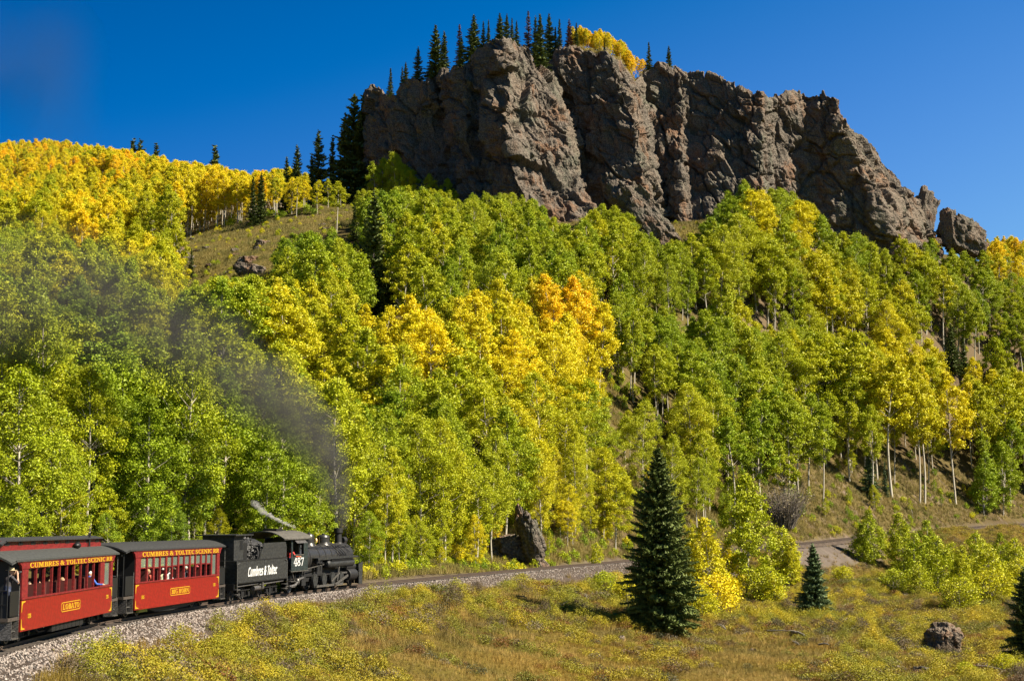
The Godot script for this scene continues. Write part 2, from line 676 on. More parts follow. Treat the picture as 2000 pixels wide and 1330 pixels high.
func ground_sheet(called: String, x0: float, x1: float, z0: float, z1: float, step: float, ma: Material, hole: Rect2) -> void:
	var nx := int((x1 - x0) / step) + 1
	var nz := int((z1 - z0) / step) + 1
	var v := PackedVector3Array()
	var nrm := PackedVector3Array()
	var c := PackedColorArray()
	var idx := PackedInt32Array()
	v.resize(nx * nz)
	nrm.resize(nx * nz)
	c.resize(nx * nz)
	for j in nz:
		for i in nx:
			var x := x0 + i * step
			var z := z0 + j * step
			var y := ground(x, z)
			if hole.size.x > 0.0 and hole.grow(-0.1).has_point(Vector2(x, z)):
				y -= 1.5
			v[j * nx + i] = Vector3(x, y, -z)
	for j in nz:
		for i in nx:
			var a := v[j * nx + maxi(i - 1, 0)]
			var b := v[j * nx + mini(i + 1, nx - 1)]
			var d := v[maxi(j - 1, 0) * nx + i]
			var e := v[mini(j + 1, nz - 1) * nx + i]
			var nn := (b - a).cross(e - d).normalized()
			if nn.y < 0.0:
				nn = -nn
			var p := v[j * nx + i]
			nrm[j * nx + i] = nn
			c[j * nx + i] = ground_color(p.x, -p.z, p.y, Vector2(nn.x, nn.z).length() / maxf(nn.y, 0.05))
	for j in nz - 1:
		for i in nx - 1:
			if hole.size.x > 0.0:
				var r := Rect2(x0 + i * step, z0 + j * step, step, step)
				if hole.grow(-8.0).encloses(r):
					continue
			var k := j * nx + i
			idx.append_array([k, k + nx, k + 1, k + 1, k + nx, k + nx + 1])
	var arr := []
	arr.resize(Mesh.ARRAY_MAX)
	arr[Mesh.ARRAY_VERTEX] = v
	arr[Mesh.ARRAY_NORMAL] = nrm
	arr[Mesh.ARRAY_COLOR] = c
	arr[Mesh.ARRAY_INDEX] = idx
	var m := ArrayMesh.new()
	m.add_surface_from_arrays(Mesh.PRIMITIVE_TRIANGLES, arr)
	struct(called, m, ma)

# ---------------------------------------------------------------- rock
var rock_mat: StandardMaterial3D
var top_line := [700, 232, 708, 214, 716, 176, 728, 168, 742, 172, 752, 190, 770, 183, 790, 158, 806, 152, 826, 156, 850, 146, 872, 140, 900, 128, 925, 110, 945, 94, 962, 81, 985, 84, 1004, 78, 1022, 90, 1034, 108, 1044, 128, 1056, 138, 1066, 126, 1082, 108, 1100, 96, 1130, 91, 1165, 96, 1185, 100, 1204, 114, 1222, 132, 1240, 156, 1250, 150, 1266, 136, 1290, 127, 1312, 128, 1340, 138, 1375, 150, 1400, 152, 1430, 165, 1462, 174, 1484, 184, 1500, 196, 1512, 190, 1540, 184, 1580, 180, 1612, 182, 1634, 194, 1645, 212, 1656, 238, 1668, 252, 1682, 268, 1690, 282, 1704, 300, 1718, 330, 1740, 362, 1756, 380, 1776, 404, 1790, 430, 1804, 462]
# where the face turns: column at rows 100, 250 and 400 of the photograph, depth at the same rows
var turns := [
	[700, 700, 700, 352, 350, 347], [760, 755, 750, 336, 333, 330], [836, 842, 850, 326, 322, 318], [852, 856, 868, 328, 323, 318], [905, 915, 930, 313, 307, 302], [925, 932, 946, 314, 309, 303], [985, 991, 1018, 304, 296, 289], [1038, 1110, 1147, 315, 306, 297],
	[1050, 1122, 1158, 327, 321, 312], [1190, 1240, 1268, 317, 307, 303], [1238, 1266, 1292, 328, 320, 310], [1250, 1278, 1304, 332, 323, 314],
	[1330, 1330, 1330, 327, 319, 309], [1348, 1345, 1352, 330, 322, 311], [1475, 1490, 1490, 318, 312, 307], [1506, 1512, 1516, 326, 322, 317], [1570, 1580, 1600, 328, 324, 321],
	[1600, 1650, 1722, 322, 319, 318], [1650, 1690, 1786, 340, 338, 336], [1810, 1810, 1812, 356, 354, 352],
]

func turn_at(i: int, v: float) -> Vector2:             # column and depth of a turn at a row
	var t := (v - 100.0) / 150.0
	var k := 0 if t < 1.0 else 1
	t = clampf(t - k, -0.6, 1.5)
	var a = turns[i]
	var uu: float = lerpf(a[k], a[k + 1], t)
	var zz: float = lerpf(a[3 + k], a[4 + k], t)
	if i > 0 and i < turns.size() - 1:
		var pair := float(int(i / 2.0)) * 31.0
		uu += 11.0 * n_mid.get_noise_2d(v * 0.09, pair) + 4.0 * n_fine.get_noise_2d(v * 0.09, pair)
		zz += 3.0 * n_mid.get_noise_2d(v * 0.06, i * 17.0 + 5.0)
	return Vector2(uu, zz)

func cliff_z(u: float, v: float) -> float:
	var p := turn_at(0, v)
	if u <= p.x:
		return p.y
	for i in range(1, turns.size()):
		var q := turn_at(i, v)
		if u < q.x:
			return lerpf(p.y, q.y, (u - p.x) / maxf(q.x - p.x, 0.5))
		p = q
	return p.y

func v_top(u: float) -> float:
	return lerp_list(top_line, u) + 3.0 * n_fine.get_noise_2d(u * 0.14, 7.0) + 5.0 * n_cell.get_noise_2d(u * 0.07, 3.0)

var cap_grade := [700, 0.25, 900, 0.12, 1040, 0.16, 1120, 0.30, 1230, 0.34, 1290, 0.22, 1330, 0.10, 1500, 0.06, 1650, 0.0, 1800, 0.0]

func cap_point(u: float, back: float) -> Vector3:
	var vt := v_top(u)
	return cap_from(u, vt, cliff_z(u, vt), back)

func cap_from(u: float, vt: float, z: float, back: float) -> Vector3:
	var p := P(u, vt, z)
	var g := lerp_list(cap_grade, u)
	var rise := g * minf(back, 26.0) - 0.9 * maxf(0.0, back - 34.0)
	return Vector3(p.x * (z + back) / z, p.y + rise, -(z + back))

func make_cliff_shape() -> void:
	rock_mat = mat(Color.WHITE, 0.92)
	rock_mat.metallic_specular = 0.3
	rock_mat.albedo_texture = noise_tex(0.014, Color(0.40, 0.40, 0.40), Color(1, 1, 1), 1024, FastNoiseLite.TYPE_SIMPLEX, 6, 8)
	rock_mat.heightmap_enabled = true
	rock_mat.heightmap_texture = noise_tex(0.012, Color.BLACK, Color.WHITE, 1024, FastNoiseLite.TYPE_CELLULAR, 5, 9)
	rock_mat.heightmap_scale = 34.0
	rock_mat.uv1_triplanar = true
	rock_mat.uv1_world_triplanar = true
	rock_mat.uv1_scale = Vector3.ONE * 0.19

var grain := Vector3(0.42, -0.88, 0.22).normalized()

func tw(x: float) -> float:                            # triangle wave
	return absf((x - floorf(x)) * 2.0 - 1.0) * 2.0 - 1.0

var joint_a := Vector3(0.75, -0.45, 0.5).normalized()
var joint_b := Vector3(0.9, 0.25, -0.35).normalized()
var joint_c := Vector3(0.5, -0.8, 0.3).normalized()
var joint_d := Vector3(0.8, 0.5, 0.3).normalized()

func crag(p: Vector3) -> float:
	var q := p - grain * (grain.dot(p) * 0.45)          # everything runs out along the grain of the rock
	var w := q + Vector3(n_mid.get_noise_3dv(q), n_mid.get_noise_3d(q.y + 40.0, q.z, q.x), n_mid.get_noise_3d(q.z, q.x + 80.0, q.y)) * 1.1
	var c1 := n_cell.get_noise_3dv(w / 7.0)
	var c2 := n_cell.get_noise_3dv(w / 2.7)
	var c3 := n_cell.get_noise_3dv(w / 1.15)
	var d := 0.95 * c1 + 0.24 * c2 + 0.12 * c3
	d += 0.95 * tw(w.dot(joint_a) / 8.5 + c1 * 0.6)
	d += 0.24 * tw(w.dot(joint_b) / 3.6 + c2 * 0.7)
	d += 0.12 * tw(w.dot(joint_c) / 1.7 + c2 * 1.3)
	d += 0.06 * tw(w.dot(joint_d) / 0.85 + c3)
	d += 0.6 * n_ridge.get_noise_3d(q.x * 0.8, q.y * 0.7, q.z * 0.8)
	d -= 1.3 * (1.0 - smoothstep(0.0, 0.07, n_cell2.get_noise_3dv(w / 9.0) + 1.0))
	d -= 0.6 * (1.0 - smoothstep(0.0, 0.09, n_cell2.get_noise_3dv(w / 3.8) + 1.0))
	d += 0.14 * n_fine.get_noise_3d(q.x * 2.4, q.y * 2.4, q.z * 2.4)
	return d

func rock_color(p: Vector3, flat: float) -> Color:
	var a := n_hue.get_noise_3d(p.x * 1.4, p.y * 1.1, p.z * 1.4)
	var b := n_mid.get_noise_3d(p.x + 300.0, p.y * 0.7, p.z)
	var f := n_fine.get_noise_3d(p.x, p.y * 0.7, p.z)
	var str := n_fine.get_noise_3d(p.x * 1.6 + p.y * 0.4, p.y * 0.25, p.z * 1.6)
	var g := n_fine.get_noise_3d(p.x * 4.0, p.y * 4.0, p.z * 4.0)
	var c := Color(0.232, 0.194, 0.156).lerp(Color(0.272, 0.216, 0.164), clampf(0.5 + a * 1.5, 0, 1))
	c = c.lerp(Color(0.36, 0.17, 0.075), smoothstep(0.12, 0.55, b + 0.5 * str) * 0.6)
	c = c.lerp(Color(0.185, 0.185, 0.135), smoothstep(0.08, 0.5, -b + 0.4 * g) * 0.85)
	c = c.lerp(Color(0.115, 0.098, 0.082), smoothstep(0.15, 0.6, str - 0.3 * a) * 0.65)
	c = c.lerp(Color(0.40, 0.33, 0.265), smoothstep(0.32, 0.6, f - 0.3 * b) * 0.55)
	c = c * (1.0 + 0.35 * g)
	if flat > 0.0:
		c = c.lerp(Color(0.20, 0.165, 0.06), flat)
	c.a = 1.0
	return c

func smooth_mesh(v: PackedVector3Array, idx: PackedInt32Array, c: PackedColorArray) -> ArrayMesh:
	var nrm := PackedVector3Array()
	nrm.resize(v.size())
	for k in range(0, idx.size(), 3):
		var nn := -(v[idx[k + 1]] - v[idx[k]]).cross(v[idx[k + 2]] - v[idx[k]])
		nrm[idx[k]] += nn
		nrm[idx[k + 1]] += nn
		nrm[idx[k + 2]] += nn
	for k in nrm.size():
		nrm[k] = nrm[k].normalized()
	var arr := []
	arr.resize(Mesh.ARRAY_MAX)
	arr[Mesh.ARRAY_VERTEX] = v
	arr[Mesh.ARRAY_NORMAL] = nrm
	arr[Mesh.ARRAY_COLOR] = c
	arr[Mesh.ARRAY_INDEX] = idx
	var m := ArrayMesh.new()
	m.add_surface_from_arrays(Mesh.PRIMITIVE_TRIANGLES, arr)
	return m

func make_cliff() -> void:
	var spread := []                                   # for every column, the turn it follows and how far on
	for i in turns.size() - 1:
		var w := turn_at(i + 1, 250.0) - turn_at(i, 250.0)
		var n := int(maxf(absf(w.x) / 1.75, absf(w.y) * 2.6)) + 2
		for q in n:
			spread.append([i, float(q) / n])
	spread.append([turns.size() - 2, 1.0])
	var cols := spread.size()
	var face := 260
	var cap := 46
	var rows := face + cap
	var base := PackedVector3Array()
	base.resize(cols * rows)
	for i in cols:
		var at_turn: int = spread[i][0]
		var f: float = spread[i][1]
		var vt := 150.0
		var uz := Vector2.ZERO
		for pass_i in 4:
			uz = turn_at(at_turn, vt).lerp(turn_at(at_turn + 1, vt), f)
			vt = v_top(uz.x)
		for j in face:                                 # from the foot up
			var t := float(j) / (face - 1)
			var foot := lerp_list([700, 440, 900, 465, 1100, 475, 1300, 465, 1500, 480, 1600, 510, 1700, 555, 1804, 560], uz.x)
			var vv := lerpf(foot, vt, t)
			var q := turn_at(at_turn, vv).lerp(turn_at(at_turn + 1, vv), f)
			base[j * cols + i] = P(q.x, vv, q.y)
		for j in cap:
			var bk := 0.25 + 50.0 * pow((j + 0.3) / cap, 1.7)
			base[(face + j) * cols + i] = cap_from(uz.x, vt, uz.y, bk)
	var idx := PackedInt32Array()
	for j in rows - 1:
		for i in cols - 1:
			var k := j * cols + i
			idx.append_array([k, k + cols, k + 1, k + 1, k + cols, k + cols + 1])
	# normals of the smooth shape, then push out by the crag
	var nrm := PackedVector3Array()
	nrm.resize(base.size())
	for j in rows:
		for i in cols:
			var a := base[j * cols + maxi(i - 5, 0)]
			var b := base[j * cols + mini(i + 5, cols - 1)]
			var d := base[maxi(j - 5, 0) * cols + i]
			var e := base[mini(j + 5, rows - 1) * cols + i]
			nrm[j * cols + i] = (b - a).cross(e - d).normalized()
	var v := PackedVector3Array()
	v.resize(base.size())
	for j in rows:
		var keep := lerpf(1.0, 0.5, clampf((j - face + 34.0) / 34.0, 0.0, 1.0))
		if j >= face:
			keep = lerpf(0.5, 0.12, minf(1.0, (j - face) / 14.0))
		for i in cols:
			var k := j * cols + i
			v[k] = base[k] + nrm[k] * crag(base[k]) * keep
	var c := PackedColorArray()
	c.resize(v.size())
	for j in rows:
		for i in cols:
			var k := j * cols + i
			var a := v[j * cols + maxi(i - 1, 0)]
			var b := v[j * cols + mini(i + 1, cols - 1)]
			var d := v[maxi(j - 1, 0) * cols + i]
			var e := v[mini(j + 1, rows - 1) * cols + i]
			var nn := (b - a).cross(e - d).normalized()
			var flat := 0.0
			if j > face + 3:
				flat = smoothstep(0.72, 0.9, nn.y)
			elif j > face - 60:
				flat = smoothstep(0.86, 0.96, nn.y) * 0.7
			c[k] = rock_color(v[k], flat)
	struct("cliff", smooth_mesh(v, idx, c), rock_mat, "brown and grey volcanic cliff of jutting buttresses above the forest")

func rock_mesh(sd: float, size: Vector3, res := 16, rough := 1.0, plain := false) -> ArrayMesh:
	var v := PackedVector3Array()
	var idx := PackedInt32Array()
	var c := PackedColorArray()
	var off := Vector3(sd * 37.1, sd * 11.7, sd * 5.3)
	for side in 6:
		var k := side % 3
		var sg := 1.0 if side < 3 else -1.0
		var f := v.size()
		for j in res + 1:
			for i in res + 1:
				var p := Vector3.ZERO
				p[k] = sg
				p[(k + 1) % 3] = (2.0 * i / res - 1.0) * sg
				p[(k + 2) % 3] = 2.0 * j / res - 1.0
				var nn := p.normalized().lerp(p, 0.35)
				var w := nn * size
				var q := w * (2.2 / size.length()) + off
				var d := 0.16 * n_cell.get_noise_3dv(q * 1.1) + 0.09 * n_cell.get_noise_3dv(q * 2.6) + 0.05 * n_cell.get_noise_3dv(q * 5.5) + 0.10 * n_fine.get_noise_3dv(q * 1.3)
				v.append(w * (1.0 + rough * d))
				c.append(Color.WHITE if plain else rock_color(w * 2.0 + off * 3.0, 0.0))
		for j in res:
			for i in res:
				var a := f + j * (res + 1) + i
				idx.append_array([a, a + res + 1, a + 1, a + 1, a + res + 1, a + res + 2])
	return smooth_mesh(v, idx, c)

func put_rock(called: String, label: String, cat: String, m: Mesh, at: Vector3, turn: Vector3, group := "") -> void:
	var o := obj(called, m, rock_mat)
	o.transform = Transform3D(Basis.from_euler(turn), at)
	tag(o, label, cat, group)

func on_ground(u: float, v: float, z: float, sink := 0.0) -> Vector3:
	var p := P(u, v, z)
	p.y = ground(p.x, z) - sink
	return p

func make_rocks() -> void:
	put_rock("rock_slab", "long grey slab of rock leaning below the foot of the cliff", "rock", rock_mesh(1.0, Vector3(8.6, 3.0, 3.6), 34, 0.8), P(1254, 424, 283), Vector3(0.1, 0.35, -0.80))
	put_rock("rock_pinnacle", "brown pinnacle of rock at the right end of the cliff", "rock", rock_mesh(2.0, Vector3(2.6, 6.6, 3.0), 26, 0.75), P(1800, 424, 346), Vector3(0.1, 0.5, -0.22))
	put_rock("rock_pinnacle", "jagged dark outcrop standing alone on the skyline right of the cliff", "rock", rock_mesh(3.0, Vector3(5.6, 4.2, 3.2), 30, 0.85), P(1880, 462, 338), Vector3(0.0, 0.3, -0.42))
	put_rock("rock_pinnacle", "narrow spike of the jagged dark outcrop on the skyline", "rock", rock_mesh(3.4, Vector3(1.5, 4.8, 2.0), 22, 0.8), P(1853, 446, 336), Vector3(0.0, 0.9, 0.06))
	put_rock("rock_needle", "thin needle of rock leaning against the right edge of the cliff", "rock", rock_mesh(4.0, Vector3(1.2, 3.6, 1.6), 18, 1.1), P(1706, 312, 334), Vector3(0.0, 0.2, 0.42))
	put_rock("rock_outcrop", "tall grey fin of rock leaning beside the track ahead of the engine", "rock", rock_mesh(5.0, Vector3(0.85, 4.0, 1.3), 30, 1.1), on_ground(1042, 1078, 148, -1.5), Vector3(0.1, 0.5, 0.36))
	put_rock("rock_outcrop", "rubbly lower outcrop left of the grey rock fin by the track", "rock", rock_mesh(6.0, Vector3(2.6, 1.5, 1.5), 24, 1.4), on_ground(985, 1080, 149, -0.4), Vector3(0.0, 0.4, 0.3))
	put_rock("rock_outcrop", "reddish pointed rock at the left side of the grassy clearing", "rock", rock_mesh(7.0, Vector3(1.5, 2.2, 1.3), 18, 1.2), on_ground(352, 505, 280, -0.9), Vector3(0.0, 0.4, -0.5))
	put_rock("rock_outcrop", "low brown rocks in the middle of the grassy clearing", "rock", rock_mesh(8.0, Vector3(2.4, 1.0, 1.4), 18, 1.2), on_ground(487, 490, 265, -0.2), Vector3(0.0, 0.3, 0.1))
	put_rock("rock_outcrop", "pale rock ledge along the lower edge of the grassy clearing", "rock", rock_mesh(9.0, Vector3(2.8, 1.0, 1.3), 18, 1.2), on_ground(492, 530, 250, -0.4), Vector3(0.0, -0.3, -0.2))
	put_rock("rock_outcrop", "grey rock mass on the slope below the dark spruce cluster", "rock", rock_mesh(10.0, Vector3(3.4, 2.2, 2.0), 24, 1.2), on_ground(695, 560, 236, -0.8), Vector3(0.0, 0.5, 0.35))
	put_rock("rock_outcrop", "small rock near the top of the grassy clearing", "rock", rock_mesh(11.0, Vector3(1.5, 0.7, 1.0), 14, 1.2), on_ground(512, 470, 278, -0.1), Vector3(0.0, 1.3, 0.1))
	put_rock("boulder", "large round boulder in the meadow at the lower right", "boulder", rock_mesh(12.0, Vector3(1.12, 1.36, 1.15), 34, 0.6), on_ground(1843, 1275, 105, -0.55), Vector3(0.2, 0.5, 0.12))
	put_rock("boulder", "small boulder just left of the large round one in the meadow", "boulder", rock_mesh(13.0, Vector3(0.48, 0.34, 0.42), 14, 1.2), on_ground(1785, 1246, 109, -0.15), Vector3(0.0, 0.8, 0.1))
	var shapes := [rock_mesh(61.0, Vector3(0.8, 0.45, 0.6), 10, 1.2), rock_mesh(62.0, Vector3(0.6, 0.5, 0.7), 10, 1.2), rock_mesh(63.0, Vector3(1.1, 0.4, 0.6), 10, 1.2)]
	var said := {}
	for k in 90:
		var u := rng.randf_range(350.0, 700.0)
		var v := rng.randf_range(430.0, 560.0)
		if not inside(u, v, glade):
			continue
		var kind: String = ["lumpy brown stone", "upright brown stone", "flat brown stone"][k % 3]
		var spot: String = ("at the left end" if u < 440.0 else ("in the middle" if u < 540.0 else ("right of the middle" if u < 620.0 else "at the right end")))
		var tier: String = "the top" if v < 460.0 else ("the middle" if v < 505.0 else "the foot")
		var words_for := "%s %s along %s of the grassy clearing" % [kind, spot, tier]
		if said.has(words_for):
			continue
		said[words_for] = true
		put_rock("stone", words_for, "stone", shapes[k % 3], hit(u, v, 200.0), Vector3(0.1, u, 0.1), "small rocks scattered over the grassy clearing")
	var small := [
		[1775, 1192, 126, 0.34, "stone in the grass above the large meadow boulder"], [1855, 1206, 122, 0.36, "weathered stone up-slope behind the large meadow boulder"], [1690, 1266, 106, 0.26, "flat stone left of the meadow boulders"],
		[1755, 1312, 92, 0.40, "dark stone at the bottom edge below the meadow boulders"], [1800, 1318, 90, 0.42, "second dark stone at the bottom edge right of the first"], [1210, 1256, 104, 0.32, "pale pinkish stone in the grass left of the big spruce"],
		[1615, 1310, 92, 0.30, "grey stone by the bottom edge in the short grass"], [1470, 1272, 102, 0.22, "pale flat stone right of the big spruce"], [1880, 1270, 107, 0.42, "broken stone at the right foot of the large boulder"],
		[1640, 1252, 110, 0.22, "small stone between the fallen logs and the boulders"], [1945, 1172, 138, 0.34, "stone under the thicket at the right edge"],
	]
	for a in small:
		put_rock("stone", a[4], "stone", rock_mesh(20.0 + a[0] * 0.01, Vector3(a[3] * 1.25, a[3] * 0.75, a[3]), 10, 1.3), on_ground(a[0], a[1], a[2], -0.1 * a[3]), Vector3(0.1, a[0] * 0.7, 0.15), "stones lying in the meadow")

# ---------------------------------------------------------------- the line: ballast, sleepers, rails
func make_railway() -> void:
	var prof := [-3.0, -0.62, -2.4, -0.40, -1.7, -0.20, -0.9, -0.15, 0.9, -0.15, 1.6, -0.19, 2.0, -0.32, 2.5, -0.50, 3.0, -0.68, 3.5, -0.86, 4.0, -1.02]
	var v := PackedVector3Array()
	var c := PackedColorArray()
	var idx := PackedInt32Array()
	var across := prof.size() / 2
	for k in tr.size():
		var f := Vector3(sin(tr_head[k]), 0, -cos(tr_head[k]))
		var r := f.cross(Vector3.UP)
		var far := smoothstep(70.0, 130.0, S0 + k * 0.5)
		for q in across:
			var d: float = prof[q * 2]
			if d > 1.7:
				d = lerpf(d, 1.7 + (d - 1.7) * 0.35, far)
			var p := tr[k] + r * d
			var edge := 0.25 * n_fine.get_noise_2d(p.x * 0.8, p.z * 0.8)
			var y: float = tr[k].y + prof[q * 2 + 1]
			if absf(d) > 2.2:
				y = maxf(y, minf(ground(p.x, -p.z) + 0.03 - 0.3 * maxf(0.0, edge), tr[k].y - 0.2))
			if d > 3.8:
				y = ground(p.x, -p.z) - 0.08
			v.append(Vector3(p.x, y + 0.025 * n_fine.get_noise_2d(p.x * 5.0, p.z * 5.0), p.z))
			var tone := 0.88 + 0.3 * n_fine.get_noise_2d(p.x * 2.0, p.z * 2.0)
			var col := Color(0.20, 0.165, 0.143) * tone
			if absf(d) < 1.2:
				col = Color(0.10, 0.082, 0.072) * tone
			col.a = 1.0
			c.append(col)
	for k in tr.size() - 1:
		for q in across - 1:
			var a := k * across + q
			idx.append_array([a, a + across, a + 1, a + 1, a + across, a + across + 1])
	var gm := mat(Color.WHITE, 0.95)
	gm.metallic_specular = 0.2
	gm.albedo_texture = noise_tex(0.09, Color(0.42, 0.40, 0.38), Color(1, 0.98, 0.96), 1024, FastNoiseLite.TYPE_CELLULAR, 3, 21)
	gm.heightmap_enabled = true
	gm.heightmap_texture = noise_tex(0.09, Color.BLACK, Color.WHITE, 1024, FastNoiseLite.TYPE_CELLULAR, 3, 21)
	gm.heightmap_scale = 5.0
	gm.uv1_triplanar = true
	gm.uv1_world_triplanar = true
	gm.uv1_scale = Vector3.ONE * 0.42
	struct("ballast_bed", smooth_mesh(v, idx, c), gm)
	# loose stones over the shoulder facing the camera
	var st := rock_mesh(51.0, Vector3(0.036, 0.027, 0.032), 2, 2.0, true)
	var sm := mat(Color.WHITE, 0.9)
	var where := []
	var tint := PackedColorArray()
	var s := -22.0
	while s < 150.0:
		var fr := track_frame(s)
		var dens := int(lerpf(80.0, 14.0, clampf((s + 5.0) / 110.0, 0, 1)))
		for q in dens:
			var d := rng.randf_range(1.15, (3.9 if s < 20.0 else 3.3) + 1.2 * n_mid.get_noise_2d(s * 1.3, 5.0))
			var p := fr.origin + fr.basis.z * d + fr.basis.x * rng.randf_range(0, 0.5)
			var y := fr.origin.y + lerp_list(prof, d)
			if d > 2.2:
				y = maxf(y, ground(p.x, -p.z) + 0.01)
			p.y = y + 0.012
			where.append(Transform3D(Basis.from_euler(Vector3(rng.randf() * 6, rng.randf() * 6, rng.randf() * 6)).scaled(Vector3.ONE * rng.randf_range(0.7, 1.5)), p))
			var t := rng.randf()
			tint.append((Color(0.31, 0.265, 0.23) if t < 0.35 else (Color(0.21, 0.17, 0.145) if t < 0.8 else Color(0.10, 0.088, 0.08))) * rng.randf_range(0.75, 1.15))
		s += 0.5
	tag(scatter("ballast_stones", st, sm, where, tint), "pale pinkish grey crushed stones on the shoulder of the railway line", "ballast", "", "stuff")
	var t := thing("railway_track", "single narrow railway line curving past the meadow", "railway track", Transform3D())
	var rm := mat(lin(0.09, 0.065, 0.05), 0.55, 0.3)
	for side in [-0.48, 0.48]:
		var m := MB.new()
		for part in [[0.035, -0.035, 0.0], [0.01, -0.11, -0.035], [0.06, -0.125, -0.108]]:
			for k in range(0, tr.size() - 2, 2):
				var q := []
				for e in 2:
					var kk: int = k + e * 2
					var r := Vector3(cos(tr_head[kk]), 0, sin(tr_head[kk]))
					for w in [-1.0, 1.0]:
						for hgt in [part[1], part[2]]:
							q.append(tr[kk] + r * (side + w * part[0]) + Vector3(0, hgt, 0))
				m.quad(q[1], q[3], q[7], q[5], Vector3.UP)
				m.quad(q[0], q[1], q[5], q[4], q[0] - q[2])
				m.quad(q[2], q[3], q[7], q[6], q[2] - q[0])
		obj("rail", m.done(), rm, t)
	var sl := MB.new()
	sl.box(Vector3.ZERO, Vector3(0.2, 0.16, 2.05))
	where = []
	tint = PackedColorArray()
	s = -40.0
	while s < 300.0:
		var fr := track_frame(s)
		fr.basis = fr.basis * Basis(Vector3.UP, rng.randf_range(-0.03, 0.03))
		fr.origin += fr.basis.y * -0.205
		where.append(fr)
		tint.append(Color(0.085, 0.068, 0.055) * rng.randf_range(0.7, 1.35))
		s += 0.52
	var slm := mat(Color.WHITE, 0.9)
	scatter("sleepers", sl.done(), slm, where, tint, t)

# ---------------------------------------------------------------- the train
var red_low: StandardMaterial3D
var red_up: StandardMaterial3D
var black_m: StandardMaterial3D
var dark_m: StandardMaterial3D
var grey_m: StandardMaterial3D
var steel_m: StandardMaterial3D
var roof_m: StandardMaterial3D
var roof2_m: StandardMaterial3D
var gold_m: StandardMaterial3D
var white_m: StandardMaterial3D
var pane_m: StandardMaterial3D
var wood_m: StandardMaterial3D
var seat_m: StandardMaterial3D
var coal_m: StandardMaterial3D
var brass_m: StandardMaterial3D

func worn(c: Color, rough: float, metal := 0.0, amount := 0.75, freq := 0.012) -> StandardMaterial3D:
	var m := mat(c, rough, metal)
	m.albedo_texture = noise_tex(freq, Color(amount, amount, amount), Color(1, 1, 1), 512, FastNoiseLite.TYPE_SIMPLEX, 6, int(c.r * 97.0 + c.g * 31.0) + 2)
	m.uv1_triplanar = true
	m.uv1_scale = Vector3(0.5, 0.8, 0.5)
	return m

func words(text: String, w: float, h: float, serif: bool, bold: bool, shear := 0.0, depth := 0.012) -> ArrayMesh:
	var fo := SystemFont.new()
	fo.font_names = PackedStringArray(["Droid Serif" if serif else "Droid Sans"])
	fo.font_weight = 700 if bold else 400
	var tm := TextMesh.new()
	tm.text = text
	tm.font = fo
	tm.font_size = 48
	tm.pixel_size = 0.01
	tm.depth = 0.05
	tm.curve_step = 1.5
	var out := ArrayMesh.new()
	var a := tm.get_mesh_arrays()
	var vv: PackedVector3Array = a[Mesh.ARRAY_VERTEX]
	var lo := Vector3.ONE * 1e9
	var hi := -lo
	for p in vv:
		lo = lo.min(p)
		hi = hi.max(p)
	for k in vv.size():
		var p := vv[k]
		var y := (p.y - lo.y) / (hi.y - lo.y) - 0.5
		vv[k] = Vector3(((p.x - lo.x) / (hi.x - lo.x) - 0.5) * w + y * shear * h, y * h, (p.z - lo.z) / (hi.z - lo.z) * depth)
	var b := []
	b.resize(Mesh.ARRAY_MAX)
	b[Mesh.ARRAY_VERTEX] = vv
	b[Mesh.ARRAY_NORMAL] = a[Mesh.ARRAY_NORMAL]
	b[Mesh.ARRAY_INDEX] = a[Mesh.ARRAY_INDEX]
	out.add_surface_from_arrays(Mesh.PRIMITIVE_TRIANGLES, b)
	return out

func sign_at(called: String, m: Mesh, ma: Material, at: Vector3, parent: Node) -> void:
	var o := obj(called, m, ma, parent)
	o.position = at

func one(parent: Node, called: String, ma: Material, at: Vector3, size: Vector3) -> MeshInstance3D:
	var m := MB.new()
	m.box(Vector3.ZERO, size)
	var o := obj(called, m.done(), ma, parent)
	o.position = at
	return o

